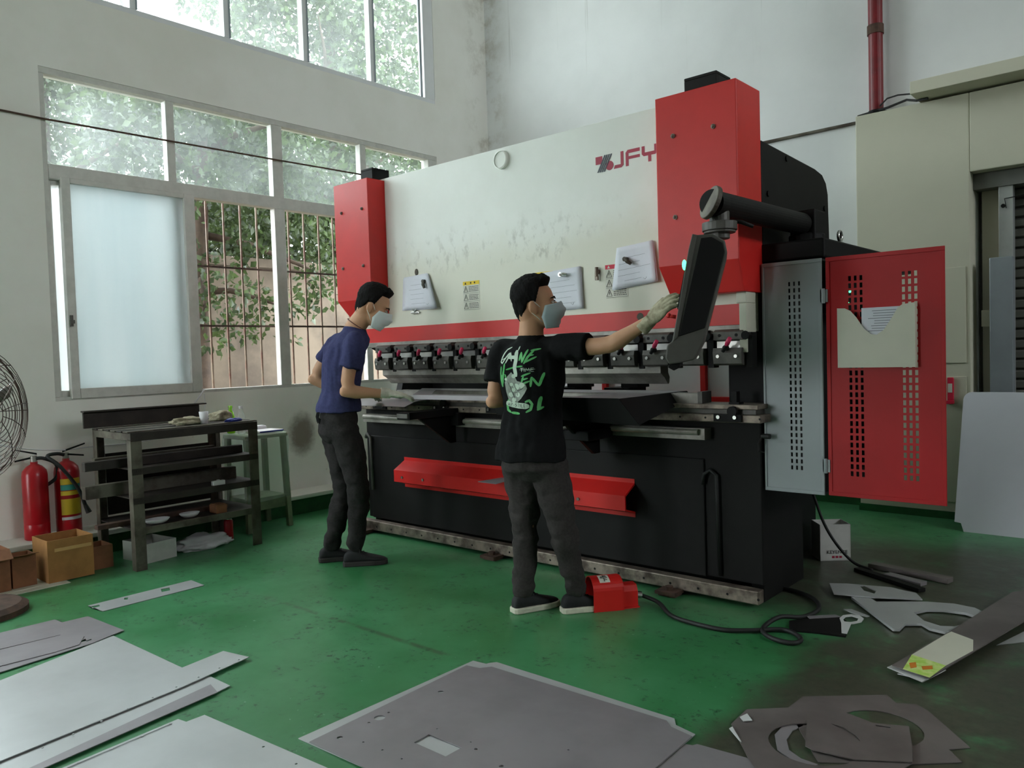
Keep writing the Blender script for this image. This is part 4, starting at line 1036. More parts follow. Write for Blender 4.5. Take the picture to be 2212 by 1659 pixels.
def head_shape(mb, h):
    h.blob(mb, 0, -0.012, 0.035, 0.074, 0.094, 0.088); h.blob(mb, 0, -0.045, -0.03, 0.062, 0.052, 0.065)
    h.blob(mb, 0, 0.018, -0.02, 0.064, 0.074, 0.085)
    h.blob(mb, 0, 0.038, -0.065, 0.050, 0.046, 0.042)
    h.blob(mb, 0, 0.062, -0.092, 0.026, 0.024, 0.022)
    h.blob(mb, 0, 0.060, 0.032, 0.052, 0.026, 0.020)
    h.blob(mb, 0, 0.093, -0.012, 0.009, 0.012, 0.026); h.blob(mb, 0, 0.100, -0.030, 0.013, 0.014, 0.012)
    h.blob(mb, 0, 0.083, -0.062, 0.022, 0.012, 0.008)
    for s in (-1, 1):
        h.blob(mb, s*0.046, 0.05, -0.02, 0.024, 0.03, 0.024)
        h.blob(mb, s*0.076, -0.016, -0.012, 0.010, 0.020, 0.031); h.blob(mb, s*0.084, -0.026, -0.006, 0.007, 0.012, 0.024); h.blob(mb, s*0.083, -0.018, 0.016, 0.007, 0.014, 0.007); h.blob(mb, s*0.074, -0.008, -0.034, 0.008, 0.011, 0.014)

def hair(h, parent, top=0.030, seed=0, front=0.052):
    mb = MB(); seg, rg = 110, 70; rings = []
    for i in range(rg+1):
        th = math.pi*i/rg; row = []
        for j in range(seg):
            ph = 2*math.pi*j/seg
            x, y, z = math.sin(th)*math.cos(ph), math.sin(th)*math.sin(ph), math.cos(th)
            X, Y, Z = 0.074*x, 0.094*y, 0.088*z
            if z < 0 and y < 0.25: q_ = min(1, (0.25-y)/0.5); Z *= 1+0.62*q_; X *= 1-0.10*q_*(-z)
            # hairline height (relative to the skull centre) as a function of front/back position
            yy = Y/0.094
            if yy > 0.34: line = 0.044+0.008*(yy-0.34)/0.66
            elif yy > 0.12: line = -0.028+0.072*min(1, (yy-0.12)/0.22)
            elif yy > -0.30: line = -0.030
            else: line = -0.030-0.088*min(1, (-0.30-yy)/0.35)
            k = (Z-line)/0.02; k = max(0.0, min(1.0, k)); k = k*k*(3-2*k)
            thick = 0.009+(top-0.009)*max(0, min(1, (Z+0.015)/0.07))**0.8+(0.006 if yy > 0.35 and Z > 0.03 else 0)
            nz = noise.noise(Vector((x*6+seed, y*6, z*3)))*0.5+noise.noise(Vector((x*40, y*14+seed, z*10)))*0.35+noise.noise(Vector((x*70, y*26+seed, z*16)))*0.3
            g = -0.012+k*(0.012+thick+nz*0.008*k)
            n = Vector((x/0.074, y/0.094, z/0.088)).normalized()
            row.append(h.p(X+n.x*g, -0.012+Y+n.y*g, 0.035+Z+n.z*g))
        rings.append(row)
    mb.loop(rings, False)
    o = mb.build('hair', 'hair_black', parent, smooth=True)
    return o

def face_mask(h, parent, m):
    mb = MB(); nu, nv = 22, 18; rows = []
    for i in range(nv+1):
        v = i/nv; row = []
        z = 0.0-0.112*v
        for j in range(nu+1):
            u_ = -1+2*j/nu; a = u_*math.radians(82)*(0.98-0.12*abs(v-0.5)*2)
            bulge = 0.114+0.024*math.exp(-((v-0.34)/0.26)**2)*math.exp(-(u_*1.9)**2)-0.030*max(0, v-0.55)
            ww = 0.075-0.020*max(0, v-0.45)
            pl = 0.0022*math.sin(v*math.pi*8)*(1-abs(u_)**3)
            row.append(h.p(ww*math.sin(a), -0.004+(bulge+pl)*math.cos(a)**0.85, z+0.012*(1-abs(u_))*(1-v)-0.012*abs(u_)*(1-v)*0.3))
        rows.append(row)
    mb.loop(rows, False, False); o = mb.build('face_mask', m, parent, smooth=True)
    sd = o.modifiers.new('thick', 'SOLIDIFY'); sd.thickness = 0.003; sd.offset = 1
    for s in (-1, 1):
        st = MB()
        st.tube([h.p(s*0.070, 0.018, -0.010), h.p(s*0.077, 0.006, 0.002), h.p(s*0.082, -0.012, 0.020), h.p(s*0.084, -0.026, 0.008), h.p(s*0.083, -0.032, -0.014), h.p(s*0.080, -0.022, -0.034), h.p(s*0.074, 0.004, -0.058), h.p(s*0.064, 0.022, -0.080)], 0.0022, 6)
        st.build('ear_loop', 'strap_white', o, smooth=True)
    return o

def eyes(h, parent):
    for s in (-1, 1):
        m = MB(); h.blob(m, s*0.033, 0.080, 0.010, 0.014, 0.009, 0.006); e = m.build('eye', 'eye_white', parent, smooth=True)
        m = MB(); h.blob(m, s*0.033, 0.0865, 0.010, 0.006, 0.004, 0.0058); m.build('iris', 'eye_dark', e, smooth=True)
        m = MB(); m.tube([h.p(s*0.014, 0.090, 0.028), h.p(s*0.032, 0.087, 0.034), h.p(s*0.054, 0.070, 0.028)], [0.003, 0.0042, 0.002], 6); m.build('eyebrow', 'hair_black', parent, smooth=True)
        m = MB(); m.tube([h.p(s*0.020, 0.087, 0.013), h.p(s*0.033, 0.089, 0.0175), h.p(s*0.048, 0.080, 0.012)], 0.0016, 6); m.build('eyelid', 'hair_black', e, smooth=True)

def shoe(parent, heel, toe, sole, lift=0.0):
    h0, t0 = V(heel[0], heel[1], lift), V(toe[0], toe[1], 0)
    d = t0-h0; L = d.length; d.normalize(); s = d.cross(V(0, 0, 1)).normalized(); up = V(0, 0, 1)
    prof = ((0.0, 0.020, 0.060), (0.05, 0.032, 0.088), (0.16, 0.037, 0.100), (0.30, 0.038, 0.104), (0.42, 0.041, 0.090), (0.55, 0.045, 0.074), (0.70, 0.048, 0.062), (0.85, 0.043, 0.050), (0.95, 0.030, 0.042), (1.0, 0.014, 0.034))
    m = MB(); rings = []
    for t, wd, ht in prof:
        c = h0.lerp(t0, t)+up*0.016; ring = []
        for k in range(16):
            a = 2*math.pi*k/16; x = math.cos(a); z = math.sin(a)
            ring.append(c+s*wd*math.copysign(abs(x)**0.75, x)+up*(ht-0.016)*(0.5+0.5*math.copysign(abs(z)**0.8, z)))
        rings.append(ring)
    m.loop(rings, True); o = m.build('shoe', 'shoe_black', parent, smooth=True)
    sd = o.modifiers.new('sub', 'SUBSURF'); sd.levels = 1; sd.render_levels = 1
    m = MB(); lo, hi = [], []
    ts = [p[0] for p in prof]
    pts = [(t, w+0.006) for t, w, _ in prof]
    out = [h0.lerp(t0, t*1.03-0.015)+s*w for t, w in pts]+[h0.lerp(t0, t*1.03-0.015)-s*w for t, w in reversed(pts)]
    m.prism(out, (0, 0, 0.030)); m.build('sole', sole, o, 0.006)
    m = MB()
    for i in range(4):
        t = 0.40+0.07*i; z = 0.098-0.011*i; c = h0.lerp(t0, t)+up*z
        m.tube([c-s*0.026-up*0.006, c+up*0.002, c+s*0.026-up*0.006], 0.003, 6)
    c = h0.lerp(t0, 0.38)+up*0.103
    m.tube([c, c+s*0.02+up*0.012, c+s*0.035, c+s*0.045-up*0.015], 0.0022, 6); m.tube([c, c-s*0.02+up*0.010, c-s*0.035, c-s*0.045-up*0.02], 0.0022, 6)
    m.build('laces', 'rubber_black', o)
    return o

def folds(amp, sx, sz, seed):
    def fn(co):
        a = noise.noise(Vector((co.x*sx+seed, co.y*sx, co.z*sz)))
        b_ = noise.noise(Vector((co.x*sx*2.3, co.y*sx*2.3+seed, co.z*sz*2.1)))
        return amp*(a+0.5*b_)
    return fn

def shirt_folds(seed, top):
    a_, b_ = folds(0.013, 13, 3.2, seed), folds(0.007, 9, 12, seed+7)
    return lambda c: (a_(c)+b_(c))*max(0.0, min(1.0, (top-c.z)/0.12))

def torso_rings(levels, seg=24):
    """levels: (x, y, z, half width, half depth, facing angle vector)"""
    out = []
    for x, y, z, a, b_, f in levels:
        f = Vector((f[0], f[1], 0)).normalized(); r = Vector((f.y, -f.x, 0))
        out.append((V(x, y, z), r*a, f*b_))
    return out

def build_person(label, loc, J, levels_shirt, levels_body, head, shirt_m, trouser_m, sole, feet, gloves, maskm, shirt_seed, sleeve):
    t = thing('person', label, 'person', loc)
    # continuous body: head, neck, trunk, arms, legs
    mb = MB(); h = head
    head_shape(mb, h)
    limb(mb, [J['neck'], J['neck'].lerp(h.p(0, -0.03, -0.06), 0.6), h.p(0, -0.025, -0.035)], [0.066, 0.062, 0.060], 16)
    ell(mb, torso_rings(levels_body), 20)
    for s in 'RL':
        limb(mb, [J['sh'+s], J['el'+s], J['wr'+s]], [0.047, 0.041, 0.028], 14)
        fore = J['el'+s].lerp(J['wr'+s], 0.25); limb(mb, [J['el'+s], fore, J['el'+s].lerp(J['wr'+s], 0.6)], [0.036, 0.043, 0.034], 12)
        limb(mb, [J['hip'+s], J['kn'+s], J['an'+s]], [0.072, 0.050, 0.038], 14)
    remesh('body', mb, 0.006, 5, 'skin', t)
    eyes(h, t); hair(h, t, seed=shirt_seed)
    face_mask(h, t, maskm)
    # shirt
    mb = MB(); ell(mb, torso_rings(levels_shirt), 28)
    for s in 'RL':
        e = J['sh'+s].lerp(J['el'+s], sleeve)
        a_ = (J['el'+s]-J['sh'+s]).normalized()
        P = [J['sh'+s]-a_*0.03, J['sh'+s], J['sh'+s].lerp(e, 0.5), e]
        mb.tube(P, [0.058, 0.070, 0.072, 0.069], 18)
        limb(mb, [J['neck']+V(0, 0, -0.065), J['neck'].lerp(J['sh'+s], 0.5)+V(0, 0, -0.028), J['sh'+s]-a_*0.015+V(0, 0, 0.008)], [0.070, 0.062, 0.054], 12)
    limb(mb, [J['neck']+V(0, 0, -0.070), J['neck']+V(0, 0, -0.034)], [0.100, 0.083], 18)
    sh = remesh('t_shirt', mb, 0.0075, 5, shirt_m, t, shirt_folds(shirt_seed, J['neck'].z-0.01))
    m = MB(); nb = J['neck']; ax = (h.p(0, -0.03, -0.05)-nb).normalized(); ring = []
    # trousers
    mb = MB(); pc = (J['hipR']+J['hipL'])/2
    f = Vector((levels_shirt[0][5][0], levels_shirt[0][5][1], 0)).normalized(); r = V(f.y, -f.x, 0)
    ell(mb, [(pc+V(0, 0, 0.16), r*0.140, f*0.100), (pc+V(0, 0, 0.06)-f*0.012, r*0.162, f*0.122), (pc-f*0.018+V(0, 0, -0.03), r*0.166, f*0.124), (pc+V(0, 0, -0.085), r*0.13, f*0.095)], 24)
    for s in 'RL':
        hp, kn, an = J['hip'+s], J['kn'+s], J['an'+s]
        limb(mb, [hp+V(0, 0, -0.02), hp.lerp(kn, 0.5), kn, kn.lerp(an, 0.5), an+V(0, 0, 0.0)], [0.094, 0.088, 0.070, 0.064, 0.056], 18)
    tr = remesh('trousers', mb, 0.0085, 4, trouser_m, t)
    fn1, fn2 = folds(0.015, 9, 15, shirt_seed+3), folds(0.010, 9, 6, shirt_seed+9)
    def fn(c):
        k = 0.35+0.65*max(math.exp(-((c.z-0.45)/0.16)**2), math.exp(-((c.z-0.14)/0.12)**2), 0.8*math.exp(-((c.z-0.80)/0.10)**2))
        return fn1(c)*k+fn2(c)
    push_out(tr.data, fn)
    for (hl, te) in feet: shoe(t, hl, te, sole)
    for g in gloves:
        mb = MB(); hand(mb, *g['hand'], rs=1.22)
        d = Vector(g['hand'][1]).normalized(); w_ = Vector(g['hand'][0]); mb.tube([w_-d*0.055, w_-d*0.02, w_+d*0.01], [0.036, 0.033, 0.030], 14)
        remesh('glove', mb, 0.0035, 3, g['mat'], t, folds(0.002, 40, 40, 5))
    return t, sh

# man in black reaching for the pendant
F2 = (-0.2, 0.98)
J2 = dict(neck=V(-2.555, 3.075, 1.405), shR=V(-2.400, 3.105, 1.352), shL=V(-2.718, 3.040, 1.335), elR=V(-2.120, 3.130, 1.350), wrR=V(-1.918, 3.150, 1.455),
          elL=V(-2.735, 2.965, 1.085), wrL=V(-2.672, 3.205, 1.125), hipR=V(-2.475, 3.095, 0.775), hipL=V(-2.640, 3.055, 0.775),
          knR=V(-2.425, 3.120, 0.440), knL=V(-2.615, 3.060, 0.440), anR=V(-2.405, 3.190, 0.115), anL=V(-2.622, 3.035, 0.110))
body2 = [(-2.565, 3.07, 0.74, 0.12, 0.09, F2), (-2.562, 3.07, 0.90, 0.128, 0.092, F2), (-2.56, 3.07, 1.02, 0.125, 0.09, F2), (-2.56, 3.07, 1.20, 0.15, 0.10, F2), (-2.558, 3.07, 1.32, 0.15, 0.09, F2), (-2.556, 3.073, 1.39, 0.08, 0.06, F2)]
shirt2 = [(-2.572, 3.065, 0.785, 0.190, 0.152, F2), (-2.570, 3.065, 0.83, 0.188, 0.150, F2), (-2.562, 3.067, 0.93, 0.168, 0.130, F2), (-2.560, 3.068, 1.05, 0.158, 0.118, F2), (-2.560, 3.07, 1.17, 0.176, 0.128, F2), (-2.560, 3.07, 1.27, 0.184, 0.126, F2), (-2.558, 3.072, 1.335, 0.172, 0.108, F2), (-2.556, 3.075, 1.385, 0.108, 0.078, F2)]
head2 = Head((-2.520, 3.085, 1.568), (0.80, 0.60, 0.05), (0.02, -0.03, 1))
man2, shirt_o2 = build_person('man in black printed t-shirt and face mask reaching for the control pendant', (-2.52, 3.1, 0), J2, shirt2, body2, head2, 'black_cotton', 'trouser_grey', 'sole_white',
    [((-2.641, 2.968), (-2.548, 3.222)), ((-2.443, 3.120), (-2.300, 3.345))],
    [dict(hand=((-1.905, 3.152, 1.460), (0.74, 0.10, 0.66), (0.42, 0.86, -0.30), (-0.53, 0.50, 0.68), (0.30, 0.22, 0.22, 0.28)), mat='glove_soiled'),
     dict(hand=((-2.665, 3.215, 1.128), (0.30, 0.95, 0.0), (0.05, 0.0, -1), (0.95, -0.30, 0.05), (0.12, 0.12, 0.12, 0.12)), mat='glove_soiled')], 'mask_blue', 1, 0.62)

# man in blue bent over the table
F1 = (0.33, 0.94)
J1 = dict(neck=V(-4.095, 3.150, 1.520), shR=V(-3.985, 3.065, 1.425), shL=V(-4.318, 3.165, 1.425), elR=V(-4.005, 2.990, 1.125), wrR=V(-3.868, 3.215, 1.098),
          elL=V(-4.425, 3.050, 1.200), wrL=V(-4.250, 3.255, 1.095), hipR=V(-4.085, 3.045, 0.885), hipL=V(-4.265, 3.095, 0.885),
          knR=V(-4.010, 3.075, 0.480), knL=V(-4.200, 3.110, 0.480), anR=V(-4.075, 3.085, 0.125), anL=V(-4.280, 3.045, 0.125))
body1 = [(-4.175, 3.07, 0.83, 0.12, 0.09, F1), (-4.170, 3.075, 1.0, 0.128, 0.092, F1), (-4.165, 3.085, 1.12, 0.125, 0.09, F1), (-4.155, 3.10, 1.30, 0.15, 0.10, F1), (-4.135, 3.12, 1.42, 0.15, 0.09, F1), (-4.11, 3.14, 1.49, 0.08, 0.06, F1)]
shirt1 = [(-4.180, 3.065, 0.99, 0.176, 0.140, F1), (-4.178, 3.067, 1.03, 0.174, 0.138, F1), (-4.170, 3.075, 1.12, 0.156, 0.120, F1), (-4.163, 3.085, 1.22, 0.166, 0.124, F1), (-4.155, 3.10, 1.32, 0.180, 0.128, F1), (-4.145, 3.112, 1.40, 0.178, 0.118, F1), (-4.125, 3.128, 1.455, 0.150, 0.100, F1), (-4.10, 3.145, 1.505, 0.10, 0.076, F1)]
head1 = Head((-3.985, 3.225, 1.650), (0.57, 0.67, -0.46), (0.36, 0.42, 0.83))
man1, shirt_o1 = build_person('man in navy t-shirt bending over the press table in white gloves', (-4.15, 3.1, 0), J1, shirt1, body1, head1, 'navy_knit', 'trouser_dark', 'sole_dark',
    [((-4.129, 3.020), (-3.955, 3.235)), ((-4.345, 2.985), (-4.205, 3.215))],
    [dict(hand=((-3.864, 3.225, 1.100), (0.50, 0.85, -0.16), (-0.1, -0.1, -1), (-0.85, 0.5, 0.1), (0.25, 0.25, 0.28, 0.3)), mat='glove_white'),
     dict(hand=((-4.242, 3.265, 1.094), (0.45, 0.85, -0.1), (0.1, 0.1, -1), (0.85, -0.45, 0.1), (0.35, 0.4, 0.45, 0.5)), mat='glove_white')], 'mask_pale', 4, 0.52)
# bead cord round the neck of the man in blue
m = MB(); pts = []
ax = Vector((0.45, 0.35, 0.82)).normalized(); s1_ = ax.orthogonal().normalized(); s2_ = ax.cross(s1_)
for i in range(33):
    a_ = 2*math.pi*i/32; pts.append(V(-4.078, 3.158, 1.548)+(s1_*math.cos(a_)+s2_*math.sin(a_))*0.066)
m.tube(pts, 0.003, 6, False); m.build('neck_cord', 'bead_brown', man1, smooth=True)
m = MB()
for k in range(4):
    b0 = V(-4.255+0.022*k, 2.955-0.010*k, 0.995); m.tube([b0, b0+V(0.004, -0.012, -0.03), b0+V(0.012, -0.012, -0.062-0.008*(k % 2)), b0+V(0.018, -0.008, -0.04)], 0.004, 6)
m.build('waist_ties', 'black_cotton', man1, smooth=True)

# print on the back of the black shirt: brush letters lying on the cloth
bvh = BVHTree.FromPolygons([v.co.copy() for v in shirt_o2.data.vertices], [tuple(p.vertices) for p in shirt_o2.data.polygons])
f2v = Vector((F2[0], F2[1], 0)).normalized(); r2v = V(f2v.y, -f2v.x, 0)
BC = V(-2.56, 3.07, 0)-f2v*0.13
def onback(zx, zy, lift=0.0016):
    px, py = 1040+zx/7.54, 700+zy/7.54
    u_ = PU0+PUK*(px-1120); z = PZ0+PZK*(py-825)
    o = BC+r2v*u_+V(0, 0, z)-f2v*0.3
    hit = bvh.ray_cast(o, f2v)
    if hit[0] is None: return BC+r2v*u_+V(0, 0, z)
    return hit[0]-f2v*lift
PU0, PUK, PZ0, PZK = 0.0, 0.002615, 1.188, -0.00233
def brush(mb, pts, w, lift=0.0016):
    P = []
    for i in range(len(pts)-1):
        a_, c_ = Vector(pts[i]), Vector(pts[i+1]); n = max(2, int((c_-a_).length/22))
        for j in range(n): P.append(a_.lerp(c_, j/n))
    P.append(Vector(pts[-1])); N = len(P)
    prev = None
    for i, p in enumerate(P):
        d = (P[min(i+1, N-1)]-P[max(i-1, 0)]).normalized(); s = Vector((-d.y, d.x))
        k = min(1.0, 0.45+min(i, N-1-i)*0.35)
        hw = w/2*k
        a_ = mb.bm.verts.new(onback(*(p+s*hw), lift)); c_ = mb.bm.verts.new(onback(*p, lift)); e_ = mb.bm.verts.new(onback(*(p-s*hw), lift))
        if prev:
            mb.bm.faces.new((prev[0], a_, c_, prev[1])); mb.bm.faces.new((prev[1], c_, e_, prev[2]))
        prev = (a_, c_, e_)
def patch(mb, poly, lift):
    c = sum((Vector(p) for p in poly), Vector((0, 0)))/len(poly)
    rings = []
    for k in (1.0, 0.75, 0.5, 0.25, 0.02): rings.append([onback(*(c+(Vector(p)-c)*k), lift) for p in poly])
    mb.loop(rings, False)
def letter(strokes, m_, lift, name='print_letter'):
    g = MB()
    for pts, w in strokes: brush(g, pts, w, lift)
    return g.build(name, m_, shirt_o2)
for L in (
    [(((600, 605), (628, 465)), 30), (((628, 465), (652, 635)), 32), (((652, 635), (720, 425)), 34)],
    [(((815, 430), (735, 550), (690, 655)), 36), (((760, 445), (895, 420)), 30), (((745, 530), (815, 512)), 26), (((690, 640), (855, 545)), 30)],
    [(((268, 690), (256, 800), (292, 1025)), 34), (((345, 640), (312, 800), (292, 990)), 36), (((252, 870), (335, 815)), 30)],
    [(((368, 745), (520, 705), (675, 690)), 26)], [(((350, 820), (360, 880)), 40)],
    [(((680, 850), (640, 960)), 34), (((640, 855), (785, 800)), 28), (((650, 915), (745, 885)), 28), (((640, 985), (770, 930)), 30)],
    [(((775, 1025), (795, 865)), 34), (((795, 865), (890, 1015)), 34), (((890, 1015), (965, 800)), 40)],
    [(((400, 1220), (352, 1300), (360, 1400), (425, 1440)), 42)], [(((690, 1270), (750, 1240), (785, 1300), (760, 1390), (690, 1435)), 38)],
    [(((910, 1180), (862, 1395)), 48), (((850, 1400), (930, 1345)), 40)], [(((430, 1440), (590, 1455)), 40)]):
    letter(L, 'print_green', 0.0016)
for L in (
    [(((435, 380), (355, 415), (275, 540), (248, 615), (290, 640), (345, 560), (420, 470)), 24), (((275, 585), (345, 555)), 16)], [(((362, 640), (435, 470), (462, 610)), 24)],
    [(((632, 726), (694, 724)), 14), (((662, 726), (655, 782)), 14)], [(((706, 722), (698, 782)), 13)], [(((718, 782), (728, 722)), 12), (((728, 722), (745, 765), (765, 722)), 11), (((765, 722), (768, 782)), 12)],
    [(((792, 720), (786, 782)), 13), (((792, 724), (828, 722)), 11), (((788, 750), (820, 750)), 10), (((786, 780), (828, 778)), 11)]):
    letter(L, 'print_pale', 0.0022)
for L, n_ in (([(((580, 370), (565, 440)), 26), (((545, 430), (545, 600), (525, 720), (550, 860)), 66)], 'print_thumb'), ([(((385, 545), (565, 545)), 56)], 'print_strip'), ([(((622, 750), (842, 742)), 8)], 'print_strip'), ([(((335, 1285), (560, 1325), (745, 1335)), 92)], 'print_banner')):
    letter(L, 'print_pale', 0.0022, n_)
g = MB(); patch(g, [(460, 785), (520, 850), (560, 930), (640, 945), (715, 985), (730, 1050), (690, 1130), (620, 1215), (530, 1285), (440, 1275), (385, 1220), (355, 1100), (335, 950), (385, 860)], 0.0026); g.build('print_fist', 'print_grey', shirt_o2)
for c_, rr in (((500, 850), 34), ((455, 985), 30), ((480, 1075), 32), ((440, 1150), 40), ((545, 1020), 52), ((650, 1000), 48), ((560, 1150), 42), ((490, 1230), 36), ((365, 900), 24)):
    g = MB(); patch(g, [(c_[0]+rr*math.cos(2*math.pi*i/10)*1.1, c_[1]+rr*math.sin(2*math.pi*i/10)) for i in range(10)], 0.0032); g.build('print_knuckle', 'print_pale', shirt_o2)
hx = 372
for ch in ((((0, -28), (0, 28)), ((0, 0), (20, 2)), ((20, -26), (20, 30))), (((0, -26), (0, 30)),), (((0, -28), (0, 28)), ((0, -26), (20, -18), (0, 2))), (((0, 2), (14, 2)),), (((20, -26), (2, -14), (20, 6), (0, 26)),), (((0, -26), (26, -24)), ((13, -25), (13, 28))), (((0, -26), (11, 0), (22, -26)), ((11, 0), (11, 28))), (((0, -28), (0, 28), (18, 26)),), (((20, -26), (0, -26), (0, 28), (20, 26)), ((0, 0), (16, 0)))):
    letter([([(hx+x*1.25, 1308+(hx-372)*0.08+y*1.1) for x, y in st], 9) for st in ch], 'ink_black', 0.0038, 'print_caption')
    hx += 40 if len(ch) > 1 or len(ch[0]) > 2 else 28
for pts, w in ((((500, 960), (520, 1040), (560, 1085), (640, 1060), (700, 1010)), 9), (((430, 1010), (470, 1130), (500, 1210)), 8), (((500, 1120), (590, 1100)), 8), (((395, 930), (430, 1010)), 8)):
    g2 = MB(); brush(g2, pts, w, 0.0038); g2.build('print_crease', 'ink_black', shirt_o2)
